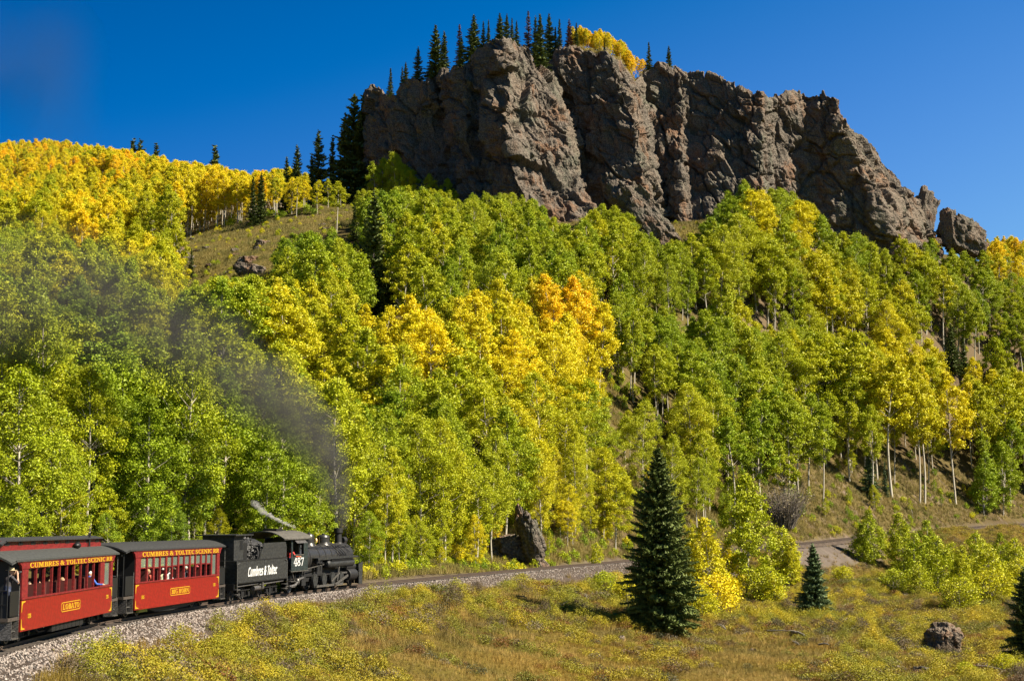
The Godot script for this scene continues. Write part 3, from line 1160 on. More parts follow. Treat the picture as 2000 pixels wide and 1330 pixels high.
func truck(parent: Node, x: float, z_out := 0.86) -> void:
	var m := MB.new()
	for sg in [-1.0, 1.0]:
		var z: float = sg * z_out
		m.bar(Vector3(x - 0.95, 0.58, z), Vector3(x + 0.95, 0.58, z), 0.09, 0.05)
		m.bar(Vector3(x - 0.95, 0.30, z), Vector3(x - 0.28, 0.22, z), 0.09, 0.05)
		m.bar(Vector3(x + 0.95, 0.30, z), Vector3(x + 0.28, 0.22, z), 0.09, 0.05)
		m.bar(Vector3(x - 0.28, 0.22, z), Vector3(x + 0.28, 0.22, z), 0.09, 0.05)
		m.bar(Vector3(x - 0.25, 0.2, z), Vector3(x - 0.25, 0.6, z), 0.07)
		m.bar(Vector3(x + 0.25, 0.2, z), Vector3(x + 0.25, 0.6, z), 0.07)
		for wx in [-0.7, 0.7]:
			m.box(Vector3(x + wx, 0.35, z), Vector3(0.24, 0.26, 0.16))
		for sp in [-0.12, 0.0, 0.12]:
			m.rod(Vector3(x + sp, 0.24, z - 0.02), Vector3(x + sp, 0.5, z - 0.02), 0.05, 6)
	m.box(Vector3(x, 0.5, 0), Vector3(0.3, 0.2, 1.7))
	var t := obj("truck", m.done(), dark_m, parent)
	var w := MB.new()
	w.lathe([Vector2(0.0, -0.06), Vector2(0.28, -0.06), Vector2(0.36, -0.05), Vector2(0.36, -0.03), Vector2(0.33, -0.02), Vector2(0.33, 0.07), Vector2(0.26, 0.07), Vector2(0.24, 0.02), Vector2(0.09, 0.02), Vector2(0.08, 0.09), Vector2(0.0, 0.09)], Vector3.ZERO, Vector3(0, 0, 1), 20)
	var wm := w.done()
	for wx in [-0.7, 0.7]:
		for sg in [-1.0, 1.0]:
			var o := obj("wheel", wm, steel_m, t)
			o.position = Vector3(x + wx, 0.34, sg * 0.5)
			if sg < 0.0:
				o.rotation.y = PI

func corner(parent: Node, x: float, y: float, sx: float, sy: float) -> void:   # a gilt corner bracket painted on the side
	var m := MB.new()
	m.prism(PackedVector2Array([Vector2(0, 0), Vector2(0.42 * sx, 0), Vector2(0.40 * sx, 0.035 * sy), Vector2(0.16 * sx, 0.06 * sy), Vector2(0.07 * sx, 0.15 * sy), Vector2(0.04 * sx, 0.36 * sy), Vector2(0, 0.40 * sy)]), 0.0, 0.008)
	var o := obj("corner_ornament", m.done(), gold_m, parent)
	o.position = Vector3(x, y, 1.304)

func barrel(m: MB, x0: float, x1: float, half: float, y_eave: float, y_ridge: float, thick := 0.07, drop := 0.0) -> void:
	var n := 14
	var top := PackedVector2Array()
	for k in n + 1:
		var a := -1.0 + 2.0 * k / n
		top.append(Vector2(a * half, y_eave + (y_ridge - y_eave) * (1.0 - pow(absf(a), 2.4))))
	for k in n:
		var a := top[k]
		var b := top[k + 1]
		var up := Vector3(0, 1, (a.x + b.x) * 0.25)
		var xs := [x0, x0 + 0.55, x1 - 0.55, x1]
		var dy := [-drop, 0.0, 0.0, -drop]
		for e in 3:
			m.quad(Vector3(xs[e], a.y + dy[e], a.x), Vector3(xs[e + 1], a.y + dy[e + 1], a.x), Vector3(xs[e + 1], b.y + dy[e + 1], b.x), Vector3(xs[e], b.y + dy[e], b.x), up)
			m.quad(Vector3(xs[e], a.y - thick + dy[e], a.x), Vector3(xs[e + 1], a.y - thick + dy[e + 1], a.x), Vector3(xs[e + 1], b.y - thick + dy[e + 1], b.x), Vector3(xs[e], b.y - thick + dy[e], b.x), -up)
		for x in [x0, x1]:
			m.quad(Vector3(x, a.y - drop, a.x), Vector3(x, b.y - drop, b.x), Vector3(x, b.y - thick - drop, b.x), Vector3(x, a.y - thick - drop, a.x), Vector3(signf(x - (x0 + x1) * 0.5), 0, 0))
	for sg in [-1.0, 1.0]:
		m.quad(Vector3(x0 + 0.5, y_eave, sg * half), Vector3(x1 - 0.5, y_eave, sg * half), Vector3(x1 - 0.5, y_eave - thick, sg * half), Vector3(x0 + 0.5, y_eave - thick, sg * half), Vector3(0, 0, sg))

func coach(cfg: Dictionary) -> Node3D:
	var L: float = cfg.length
	var h := L * 0.5
	var t := thing("passenger_car", cfg.label, "railway car", track_frame(cfg.s), "red passenger cars of the train")
	var y_lo: float = cfg.low
	var y_belt: float = cfg.belt
	var y_lb: float = cfg.board
	var y_e: float = cfg.eave
	var y_r: float = cfg.ridge
	one(t, "floor", wood_m, Vector3(0, 0.98, 0), Vector3(L + 2.5, 0.12, 2.5))
	one(t, "frame", black_m, Vector3(0, 0.80, 0), Vector3(L + 2.3, 0.22, 1.5))
	for sg in [-1.0, 1.0]:
		one(t, "side_panel", red_low, Vector3(0, (y_lo + y_belt) * 0.5, sg * 1.26), Vector3(L, y_belt - y_lo, 0.08))
		one(t, "belt_rail", red_up, Vector3(0, y_belt + 0.03, sg * 1.285), Vector3(L + 0.02, 0.06, 0.10))
		one(t, "letterboard", red_up, Vector3(0, (y_lb + y_e) * 0.5, sg * 1.285), Vector3(L + 0.1, y_e - y_lb, 0.09))
		one(t, "cornice", red_up, Vector3(0, y_e - 0.02, sg * 1.325), Vector3(L + 0.3, 0.04, 0.05))
		# bracket curves under the eave at both ends
		for e in [-1.0, 1.0]:
			var bm := MB.new()
			bm.prism(PackedVector2Array([Vector2(0, 0), Vector2(0.34 * e, 0), Vector2(0.26 * e, -0.08), Vector2(0.10 * e, -0.16), Vector2(0.03 * e, -0.34), Vector2(0, -0.36)]), -0.045, 0.045)
			var bo := obj("eave_bracket", bm.done(), red_up, t)
			bo.position = Vector3(e * (h + 0.05), y_e - 0.002, sg * 1.283)
		var posts: Array = cfg.posts
		for k in posts.size():
			var p = posts[k]
			one(t, "window_post", red_up, Vector3(-h + p[0] * L, (y_belt + 0.06 + y_lb) * 0.5, sg * 1.262), Vector3(p[1], y_lb - y_belt - 0.06, 0.09))
	# window sashes
	for w in cfg.sashes:
		for sg in [-1.0, 1.0]:
			var x0: float = -h + w[0] * L
			var x1: float = -h + w[1] * L
			var mid: float = y_lb - (y_lb - y_belt) * w[2]
			var m := MB.new()
			m.box(Vector3((x0 + x1) * 0.5, mid, sg * 1.25), Vector3(x1 - x0, 0.05, 0.05))
			m.box(Vector3((x0 + x1) * 0.5, y_lb - 0.025, sg * 1.25), Vector3(x1 - x0, 0.05, 0.05))
			m.box(Vector3(x0 + 0.02, (mid + y_lb) * 0.5, sg * 1.25), Vector3(0.04, y_lb - mid, 0.05))
			m.box(Vector3(x1 - 0.02, (mid + y_lb) * 0.5, sg * 1.25), Vector3(0.04, y_lb - mid, 0.05))
			var so := obj("sash", m.done(), red_up, t)
			var g := MB.new()
			g.box(Vector3((x0 + x1) * 0.5, (mid + y_lb) * 0.5, sg * 1.25), Vector3(x1 - x0 - 0.08, y_lb - mid - 0.06, 0.008))
			obj("pane", g.done(), pane_m, so)
	# end walls with a doorway
	for e in [-1.0, 1.0]:
		var m := MB.new()
		for sg in [-1.0, 1.0]:
			m.box(Vector3(e * (h - 0.04), (y_lo + y_e) * 0.5 + 0.2, sg * 0.82), Vector3(0.08, y_e - y_lo - 0.4, 0.86))
		m.box(Vector3(e * (h - 0.04), y_e - 0.1, 0), Vector3(0.08, 0.45, 0.8))
		var we := obj("end_wall", m.done(), cfg.end_mat, t)
		for sg in [-1.0, 1.0]:
			var r := MB.new()
			r.rod(Vector3(e * (h + 1.22), 1.0, sg * 1.2), Vector3(e * (h + 1.22), 2.0, sg * 1.2), 0.022, 6)
			r.rod(Vector3(e * (h + 1.22), 1.0, sg * 0.35), Vector3(e * (h + 1.22), 2.0, sg * 0.35), 0.022, 6)
			r.rod(Vector3(e * (h + 1.22), 1.98, sg * 0.35), Vector3(e * (h + 1.22), 1.98, sg * 1.2), 0.022, 6)
			r.rod(Vector3(e * (h + 1.22), 1.5, sg * 0.35), Vector3(e * (h + 1.22), 1.5, sg * 1.2), 0.015, 6)
			for k in 4:
				r.rod(Vector3(e * (h + 1.22), 1.0, sg * (0.5 + 0.17 * k)), Vector3(e * (h + 1.22), 1.98, sg * (0.5 + 0.17 * k)), 0.01, 5)
			r.rod(Vector3(e * (h + 1.22), 1.98, sg * 1.2), Vector3(e * (h + 1.22), y_e - 0.1, sg * 1.2), 0.025, 6)
			obj("platform_railing", r.done(), steel_m if e > 0.0 else black_m, t)
			var gr := MB.new()
			gr.rod(Vector3(e * (h + 0.12), 1.0, sg * 1.26), Vector3(e * (h + 0.12), 2.1, sg * 1.26), 0.02, 6)
			obj("grab_rail", gr.done(), steel_m, t)
			var gt := MB.new()
			gt.box(Vector3(e * (h + 0.62), 1.52, sg * 1.25), Vector3(0.98, 0.86, 0.03))
			obj("platform_gate", gt.done(), black_m, t)
			var gp := MB.new()
			gp.box(Vector3(e * (h + 1.19), 1.44, sg * 0.775), Vector3(0.02, 0.86, 0.84))
			obj("end_gate", gp.done(), black_m, t)
		for sg in [-1.0, 1.0]:
			var st := MB.new()
			for k in 3:
				st.box(Vector3(e * (h + 0.62), 0.30 + 0.25 * k, sg * (1.22 - 0.14 * k)), Vector3(0.72, 0.035, 0.24))
			for q in [0.24, 1.0]:
				st.box(Vector3(e * (h + q), 0.6, sg * 1.1), Vector3(0.03, 0.65, 0.42))
			obj("steps", st.done(), steel_m, t)
		var cp := MB.new()
		cp.box(Vector3(e * (h + 1.42), 0.72, 0), Vector3(0.5, 0.16, 0.22))
		cp.box(Vector3(e * (h + 1.62), 0.72, 0), Vector3(0.22, 0.26, 0.28))
		obj("coupler", cp.done(), dark_m, t)
	# roof
	var rf := MB.new()
	barrel(rf, -h - 1.38, h + 1.38, 1.37, y_e + 0.06, y_r, 0.07, 0.10)
	var ro := obj("roof", rf.done(), cfg.roof, t)
	if cfg.clerestory:
		var cl := MB.new()
		var c1: float = h + 0.55
		var yt: float = y_r + 0.30
		cl.box(Vector3(0, (y_r + yt) * 0.5 - 0.06, 0), Vector3(c1 * 2.0 - 0.2, yt - y_r + 0.12, 1.28))
		var clo := obj("clerestory", cl.done(), red_up, t)
		var ct := MB.new()
		barrel(ct, -c1 - 0.18, c1 + 0.18, 0.78, yt + 0.015, yt + 0.10, 0.05, 0.14)
		obj("clerestory_roof", ct.done(), roof2_m, clo)
		for k in 9:
			var x := -c1 + 0.8 + k * (c1 * 2.0 - 1.6) / 8.0
			var vb := MB.new()
			vb.box(Vector3(x, y_r + 0.17, 0.645), Vector3(0.55, 0.10, 0.02))
			vb.box(Vector3(x, y_r + 0.20, 0.655), Vector3(0.10, 0.13, 0.02))
			obj("deck_light", vb.done(), grey_m, clo)
		var sv := MB.new()
		sv.rod(Vector3(h * 0.72, y_r - 0.05, 0.72), Vector3(h * 0.72, y_r + 0.52, 0.72), 0.045, 8)
		obj("stove_pipe", sv.done(), black_m, t)
		var rv := MB.new()
		rv.ball(Vector3(h * 0.38, y_r + 0.02, 0.80), Vector3(0.24, 0.12, 0.16))
		obj("roof_vent", rv.done(), black_m, t)
	# running gear
	truck(t, -h + 1.5)
	truck(t, h - 1.5)
	var tb := MB.new()
	if cfg.clerestory:
		for sg in [-1.0, 1.0]:
			tb.bar(Vector3(-h + 2.4, y_lo + 0.12, sg * 0.95), Vector3(-h + 3.3, 0.28, sg * 0.95), 0.05)
			tb.bar(Vector3(-h + 3.3, 0.28, sg * 0.95), Vector3(h - 3.3, 0.28, sg * 0.95), 0.05)
			tb.bar(Vector3(h - 3.3, 0.28, sg * 0.95), Vector3(h - 2.4, y_lo + 0.12, sg * 0.95), 0.05)
		for k in 8:
			tb.box(Vector3(-1.9 + k * 0.55, 0.43, 1.05), Vector3(0.5, 0.40, 0.3))
		obj("battery_box", tb.done(), dark_m, t)
	else:
		tb.prism(PackedVector2Array([Vector2(-h + 2.0, y_lo + 0.02), Vector2(-h + 3.4, 0.14), Vector2(-h + 5.6, 0.10), Vector2(h - 4.4, 0.18), Vector2(h - 1.8, y_lo + 0.02)]), 1.0, 1.05)
		obj("skirt", tb.done(), grey_m, t)
		one(t, "valve_box", cfg.yellow, Vector3(-h + 1.55, 0.30, 1.06), Vector3(1.1, 0.16, 0.14))
	# seats: backs along both sides
	for k in 9:
		var x := -h + 1.0 + k * (L - 2.0) / 8.0
		for sg in [-1.0, 1.0]:
			var s := MB.new()
			s.box(Vector3(x, 1.46, sg * 0.72), Vector3(0.5, 0.10, 0.85))
			s.box(Vector3(x - 0.26, 1.78, sg * 0.72), Vector3(0.08, 0.62, 0.85))
			obj("seat", s.done(), seat_m, t)
	# lettering and ornament on the side toward the meadow
	sign_at("lettering", words("CUMBRES & TOLTEC SCENIC RR", L * cfg.letter_w, (y_e - y_lb) * 0.66, true, true), gold_m, Vector3(L * 0.02, (y_lb + y_e) * 0.5 - 0.025, 1.331), t)
	var pm := (y_lo + y_belt) * 0.5 + 0.03
	sign_at("car_name", words(cfg.name, cfg.name_w, 0.21, true, true), gold_m, Vector3(0.0, pm, 1.301), t)
	var fr := MB.new()
	var fw: float = cfg.name_w * 0.5 + 0.17
	for y in [-0.17, 0.17]:
		fr.box(Vector3(0, y, 0), Vector3(fw * 2.0 - 0.16, 0.028, 0.008))
	for x in [-fw, fw]:
		fr.box(Vector3(x, 0, 0), Vector3(0.03, 0.20, 0.008))
		for y in [-0.135, 0.135]:
			fr.bar(Vector3(x, y * 0.78, 0), Vector3(x - signf(x) * 0.08, y * 1.22, 0), 0.008, 0.03)
	var fo := obj("name_frame", fr.done(), gold_m, t)
	fo.position = Vector3(0, pm, 1.305)
	sign_at("car_number", words(cfg.number, 0.36, 0.16, true, true), gold_m, Vector3(-h + 1.0, pm - 0.08, 1.301), t)
	sign_at("car_number", words(cfg.number, 0.36, 0.16, true, true), gold_m, Vector3(h - 0.8, pm + 0.10, 1.301), t)
	for e in [-1.0, 1.0]:
		corner(t, e * (h - 0.06), y_lo + 0.06, -e, 1.0)
		corner(t, e * (h - 0.06), y_belt - 0.06, -e, -1.0)
	return t

func make_train() -> void:
	red_low = worn(lin(0.2470, 0.0106, 0.0060), 0.42, 0.0, 0.74)
	red_up = worn(lin(0.1980, 0.0125, 0.0136), 0.5, 0.0, 0.72)
	black_m = mat(lin(0.006, 0.006, 0.0065), 0.5)
	dark_m = worn(lin(0.018, 0.017, 0.016), 0.6, 0.2, 0.5, 0.03)
	grey_m = worn(lin(0.045, 0.046, 0.044), 0.55, 0.2, 0.55)
	steel_m = worn(lin(0.27, 0.255, 0.24), 0.4, 0.5, 0.4, 0.03)
	roof_m = worn(lin(0.0504, 0.0531, 0.0484), 0.75, 0.0, 0.6, 0.02)
	roof2_m = worn(lin(0.030, 0.030, 0.030), 0.75, 0.0, 0.6, 0.02)
	gold_m = mat(lin(0.4704, 0.2772, 0.0126), 0.4)
	white_m = mat(lin(0.6048, 0.6048, 0.5880), 0.5)
	pane_m = mat(Color(0.62, 0.70, 0.66, 0.16), 0.05)
	pane_m.transparency = BaseMaterial3D.TRANSPARENCY_ALPHA
	wood_m = worn(lin(0.06, 0.045, 0.035), 0.8)
	seat_m = mat(lin(0.10, 0.022, 0.018), 0.7)
	coal_m = mat(lin(0.014, 0.014, 0.015), 0.6)
	brass_m = mat(lin(0.30, 0.20, 0.07), 0.35, 0.8)
	var yel := mat(lin(0.40, 0.36, 0.04), 0.6)
	# first car: ten open bays, a panel and a narrow window
	var posts := [[0.028, 0.70], [0.865, 0.68], [0.985, 0.38]]
	for k in range(1, 10):
		posts.append([0.056 + (0.838 - 0.056) * k / 10.0, 0.085])
	coach({"length": 12.7, "s": -0.85, "label": "red wooden car with grey roof, clerestory and open window bays, left end of the train", "low": 0.50, "belt": 1.62, "board": 2.70, "eave": 2.97, "ridge": 3.40, "clerestory": true,
		"roof": roof_m, "end_mat": black_m, "posts": posts, "sashes": [[0.893, 0.968, 0.94]], "name": "LOBATO", "name_w": 2.3, "number": "516", "letter_w": 0.92, "yellow": yel})
	# second car: thirteen windows, upper sashes glazed
	posts = [[0.026, 0.62], [0.982, 0.46]]
	var sashes := []
	var a := 0.052
	var b := 0.964
	for k in 13:
		var w0 := a + (b - a) * k / 13.0
		var w1 := a + (b - a) * (k + 1) / 13.0
		sashes.append([w0 + 0.006, w1 - 0.006, [0.42, 0.42, 0.44, 0.42, 0.43, 0.42, 0.40, 0.42, 0.40, 0.42, 0.42, 0.44, 0.95][k]])
		if k > 0:
			posts.append([w0, 0.20 if k % 2 == 0 else 0.12])
	coach({"length": 12.2, "s": 14.95, "label": "red wooden coach with thirteen sash windows, coupled behind the tender", "low": 0.38, "belt": 1.58, "board": 2.76, "eave": 3.08, "ridge": 3.46, "clerestory": false,
		"roof": roof2_m, "end_mat": black_m, "posts": posts, "sashes": sashes, "name": "BIG HORN", "name_w": 2.5, "number": "505", "letter_w": 0.92, "yellow": yel})
	make_tender()
	make_engine()
	make_people()

func make_tender() -> void:
	var t := thing("tender", "black coal tender lettered in white script behind the steam engine", "tender", track_frame(27.35))
	var h := 3.75
	one(t, "frame", dark_m, Vector3(0, 0.92, 0), Vector3(2 * h, 0.16, 2.2))
	var m := MB.new()
	m.box(Vector3(0, 1.62, 0), Vector3(2 * h - 0.1, 1.26, 2.56))
	for sg in [-1.0, 1.0]:
		m.rod(Vector3(-h + 0.05, 1.0, sg * 1.26), Vector3(-h + 0.05, 2.25, sg * 1.26), 0.05, 8)
		m.rod(Vector3(h - 0.05, 1.0, sg * 1.26), Vector3(h - 0.05, 2.25, sg * 1.26), 0.05, 8)
	obj("tank", m.done(), grey_m, t)
	var sd := MB.new()
	for sg in [-1.0, 1.0]:
		sd.box(Vector3(0, 1.02, sg * 1.285), Vector3(2 * h - 0.05, 0.06, 0.03))
		sd.box(Vector3(0, 2.24, sg * 1.285), Vector3(2 * h - 0.05, 0.05, 0.03))
		for k in 22:
			for y in [1.12, 2.16]:
				sd.ball(Vector3(-h + 0.25 + k * (2 * h - 0.5) / 21.0, y, sg * 1.282), Vector3(0.016, 0.016, 0.012), 6, 4)
		sd.box(Vector3(0.2, 1.63, sg * 1.283), Vector3(0.012, 1.2, 0.012))
	obj("trim", sd.done(), dark_m, t)
	# coal bunker: raised sides with a sloping rear end
	for sg in [-1.0, 1.0]:
		var b := MB.new()
		b.prism(PackedVector2Array([Vector2(-0.45, 2.25), Vector2(h - 0.05, 2.25), Vector2(h - 0.05, 2.84), Vector2(-0.05, 2.84), Vector2(-0.16, 2.72)]), -0.03, 0.03)
		var o := obj("bunker_side", b.done(), grey_m, t)
		o.position = Vector3(0, 0, sg * 1.24)
		var cpng := MB.new()
		cpng.prism(PackedVector2Array([Vector2(0.0, 2.84), Vector2(h - 0.05, 2.84), Vector2(h - 0.25, 3.16), Vector2(0.05, 3.16)]), -0.02, 0.02)
		var co := obj("bunker_board", cpng.done(), grey_m, t)
		co.position = Vector3(0, 0, sg * 1.26)
		co.rotation.x = sg * 0.0
	one(t, "bunker_end", grey_m, Vector3(-0.2, 2.6, 0), Vector3(0.06, 0.9, 2.4))
	# coal heap
	var c := LB.new()
	var lump := []
	for k in 1000:
		var x := rng.randf_range(-1.05, h - 0.3)
		var z := rng.randf_range(-1.15, 1.15)
		var y := 2.2 + 1.0 * exp(-pow((x - 0.4) / 1.5, 2.0)) * (1.0 - 0.45 * z * z) + 0.25
		if x < -0.3:
			y -= (-0.3 - x) * 0.8
		lump.append(Vector3(x, y - rng.randf() * 0.12, z))
	for p in lump:
		var r := rng.randf_range(0.045, 0.105)
		var vs := []
		for q in 6:
			vs.append(p + Vector3(rng.randf_range(0.6, 1.1) if q == 0 else (-rng.randf_range(0.6, 1.1) if q == 1 else rng.randf_range(-0.3, 0.3)), rng.randf_range(0.6, 1.1) if q == 2 else (-rng.randf_range(0.6, 1.1) if q == 3 else rng.randf_range(-0.3, 0.3)), rng.randf_range(0.6, 1.1) if q == 4 else (-rng.randf_range(0.6, 1.1) if q == 5 else rng.randf_range(-0.3, 0.3))) * r)
		for e in [[0, 2, 4], [2, 1, 4], [1, 3, 4], [3, 0, 4], [2, 0, 5], [1, 2, 5], [3, 1, 5], [0, 3, 5]]:
			c.tri(vs[e[0]], vs[e[1]], vs[e[2]], Color.WHITE * rng.randf_range(0.4, 1.2))
	var coal := obj("coal", c.done(), coal_m, t)
	coal.set_meta("kind", "stuff")
	var inner := MB.new()
	inner.box(Vector3(1.6, 2.35, 0), Vector3(4.2, 0.7, 2.3))
	inner.ball(Vector3(0.6, 2.5, 0), Vector3(1.5, 0.95, 1.15), 16, 8)
	obj("coal_bed", inner.done(), coal_m, t)
	# cabin for the brakeman on the tank deck
	var d := MB.new()
	d.box(Vector3(-2.75, 2.95, 0), Vector3(1.35, 1.36, 1.9))
	var dh := obj("doghouse", d.done(), grey_m, t)
	var dr := MB.new()
	dr.box(Vector3(-2.5, 3.66, 0), Vector3(2.5, 0.06, 2.4))
	obj("doghouse_roof", dr.done(), grey_m, dh)
	var dw := MB.new()
	dw.box(Vector3(-2.42, 3.1, 0.955), Vector3(0.42, 0.5, 0.02))
	dw.box(Vector3(-2.06, 3.1, 0.3), Vector3(0.02, 0.6, 0.5))
	obj("doghouse_window", dw.done(), black_m, dh)
	var db := MB.new()
	db.box(Vector3(-1.75, 2.75, 0.9), Vector3(0.5, 0.9, 0.06))
	db.rod(Vector3(-1.5, 2.25, 1.15), Vector3(-1.5, 3.62, 1.15), 0.025, 6)
	obj("doghouse_step", db.done(), dark_m, dh)
	sign_at("lettering", words("Cumbres & Toltec", 4.3, 0.56, false, true, 0.30), white_m, Vector3(0.0, 1.60, 1.286), t)
	for sx in [-1.0, 1.0]:
		var hr := MB.new()
		hr.rod(Vector3(sx * (h - 0.02), 0.55, 1.31), Vector3(sx * (h - 0.02), 2.05, 1.31), 0.025, 6)
		hr.rod(Vector3(sx * (h - 0.02), 2.05, 1.31), Vector3(sx * (h - 0.35), 2.12, 1.31), 0.025, 6)
		for k in 2:
			hr.box(Vector3(sx * (h - 0.2), 0.4 + 0.27 * k, 1.2), Vector3(0.45, 0.04, 0.25))
		obj("handrail", hr.done(), steel_m, t)
	truck(t, -2.1, 0.95)
	truck(t, 2.0, 0.95)
	var pipes := MB.new()
	pipes.rod(Vector3(-h + 0.3, 0.82, 1.15), Vector3(-0.4, 0.86, 1.15), 0.035, 6)
	pipes.rod(Vector3(-0.2, 0.80, 1.15), Vector3(h - 0.3, 0.86, 1.15), 0.045, 6)
	pipes.rod(Vector3(-0.9, 0.62, 1.05), Vector3(0.5, 0.62, 1.05), 0.14, 12)
	pipes.box(Vector3(0.1, 0.78, 1.2), Vector3(0.18, 0.3, 0.14))
	obj("pipes", pipes.done(), steel_m, t)
	var cp := MB.new()
	cp.box(Vector3(-h - 0.3, 0.72, 0), Vector3(0.6, 0.2, 0.26))
	cp.box(Vector3(-h, 0.8, 0), Vector3(0.12, 0.35, 2.3))
	obj("coupler", cp.done(), dark_m, t)

func make_engine() -> void:
	var fr := track_frame(37.2)
	fr.origin -= fr.basis.x * 5.4          # the back of the cab
	var t := thing("steam_locomotive", "black steam engine pulling the red cars, smoke rising from its stack", "steam engine", fr)
	var boiler_m := worn(lin(0.055, 0.052, 0.048), 0.38, 0.25, 0.6)
	var cab_m := worn(lin(0.030, 0.042, 0.043), 0.45, 0.1, 0.65)
	var soot_m := worn(lin(0.022, 0.021, 0.021), 0.6, 0.2, 0.6)
	var deck_m := worn(lin(0.10, 0.092, 0.078), 0.7, 0.0, 0.7)
	# boiler
	var ax := Vector3(1, 0, 0)
	var b := MB.new()
	b.lathe([Vector2(0, 2.1), Vector2(0.90, 2.1), Vector2(0.92, 3.4), Vector2(0.84, 4.7), Vector2(0.83, 7.1)], Vector3(0, 2.02, 0), ax, 36)
	var bo := obj("boiler", b.done(), boiler_m, t)
	for x in [2.75, 3.4, 4.7, 5.5, 6.3, 7.0]:
		var bn := MB.new()
		var r: float = lerp_list([2.1, 0.905, 3.4, 0.925, 4.7, 0.845, 7.1, 0.835], x)
		bn.lathe([Vector2(r, x), Vector2(r + 0.012, x), Vector2(r + 0.012, x + 0.07), Vector2(r, x + 0.07)], Vector3(0, 2.02, 0), ax, 36)
		obj("boiler_band", bn.done(), dark_m, bo)
	var sb := MB.new()
	sb.lathe([Vector2(0.835, 7.1), Vector2(0.85, 7.12), Vector2(0.85, 9.15), Vector2(0.82, 9.2), Vector2(0.70, 9.22), Vector2(0.62, 9.3), Vector2(0.3, 9.42), Vector2(0.0, 9.45)], Vector3(0, 2.02, 0), ax, 36)
	var smoke := obj("smokebox", sb.done(), soot_m, t)
	# stack, domes, headlight, bell
	var st := MB.new()
	st.lathe([Vector2(0.36, 2.70), Vector2(0.25, 2.92), Vector2(0.235, 3.45), Vector2(0.26, 3.5), Vector2(0.31, 3.55), Vector2(0.31, 3.86), Vector2(0.25, 3.87), Vector2(0.22, 3.6), Vector2(0.2, 3.0), Vector2(0, 3.0)], Vector3(8.64, 0, 0), Vector3.UP, 24)
	obj("stack", st.done(), soot_m, t)
	for a in [[4.81, 0.36, 3.55, "steam_dome"], [6.64, 0.42, 3.46, "sand_dome"]]:
		var dm := MB.new()
		dm.lathe([Vector2(a[1] + 0.12, 2.72), Vector2(a[1], 2.95), Vector2(a[1], a[2] - 0.16), Vector2(a[1] * 0.86, a[2] - 0.05), Vector2(a[1] * 0.45, a[2]), Vector2(0, a[2] + 0.01)], Vector3(a[0], 0, 0), Vector3.UP, 24)
		var dmo := obj(a[3], dm.done(), boiler_m, t)
		var lid := MB.new()
		lid.lathe([Vector2(0.10, a[2] - 0.02), Vector2(0.10, a[2] + 0.08), Vector2(0, a[2] + 0.09)], Vector3(a[0], 0, 0), Vector3.UP, 12)
		obj("dome_cap", lid.done(), dark_m, dmo)
	var be := MB.new()
	be.lathe([Vector2(0.17, 3.0), Vector2(0.14, 3.12), Vector2(0.09, 3.24), Vector2(0, 3.28)], Vector3(5.7, 0, 0), Vector3.UP, 14)
	be.bar(Vector3(5.7, 2.9, -0.24), Vector3(5.7, 3.3, -0.24), 0.05)
	be.bar(Vector3(5.7, 2.9, 0.24), Vector3(5.7, 3.3, 0.24), 0.05)
	be.bar(Vector3(5.7, 3.3, -0.24), Vector3(5.7, 3.3, 0.24), 0.04)
	obj("bell", be.done(), brass_m, t)
	var hl := MB.new()
	hl.lathe([Vector2(0.0, 0), Vector2(0.22, 0), Vector2(0.24, 0.42), Vector2(0.2, 0.45), Vector2(0, 0.4)], Vector3(9.1, 3.03, 0), ax, 18)
	hl.box(Vector3(9.25, 2.85, 0), Vector3(0.4, 0.12, 0.4))
	obj("headlight", hl.done(), soot_m, t)
	var wh := MB.new()
	wh.rod(Vector3(2.75, 3.5, 0.25), Vector3(2.75, 3.95, 0.25), 0.03, 6)
	wh.rod(Vector3(2.55, 3.4, 0.15), Vector3(2.55, 3.85, 0.15), 0.03, 6)
	obj("whistle", wh.done(), brass_m, t)
	# cab
	var cs := cab_m
	for sg in [-1.0, 1.0]:
		var c := MB.new()
		c.prism(PackedVector2Array([Vector2(0.05, 1.38), Vector2(2.35, 1.38), Vector2(2.35, 3.36), Vector2(1.78, 3.36), Vector2(1.78, 2.32), Vector2(0.25, 2.32), Vector2(0.25, 3.36), Vector2(0.05, 3.36)]), -0.03, 0.03)
		var o := obj("cab_side", c.done(), cs, t)
		o.position.z = sg * 1.32
	one(t, "cab_window_post", cs, Vector3(1.22, 2.84, 1.32), Vector3(0.07, 1.04, 0.055))
	one(t, "cab_window_head", cs, Vector3(1.015, 3.30, 1.318), Vector3(1.528, 0.12, 0.05))
	one(t, "armrest", deck_m, Vector3(0.95, 2.335, 1.36), Vector3(1.35, 0.05, 0.14))
	var cf := MB.new()
	for sg in [-1.0, 1.0]:
		cf.box(Vector3(2.32, 2.45, sg * 1.12), Vector3(0.06, 1.8, 0.36))
	cf.box(Vector3(2.32, 3.15, 0), Vector3(0.06, 0.5, 1.9))
	obj("cab_front", cf.done(), cs, t)
	var cfl := MB.new()
	cfl.box(Vector3(1.1, 1.42, 0), Vector3(2.3, 0.08, 2.6))
	cfl.box(Vector3(2.0, 2.2, 0), Vector3(0.5, 1.5, 1.6))
	obj("cab_floor", cfl.done(), black_m, t)
	var crf := MB.new()
	barrel(crf, -1.25, 2.62, 1.52, 3.34, 3.80, 0.06, 0.0)
	var cr := obj("cab_roof", crf.done(), deck_m, t)
	var cv := MB.new()
	cv.box(Vector3(0.2, 3.86, 0), Vector3(0.8, 0.14, 0.9))
	obj("roof_hatch", cv.done(), dark_m, cr)
	var aw := MB.new()
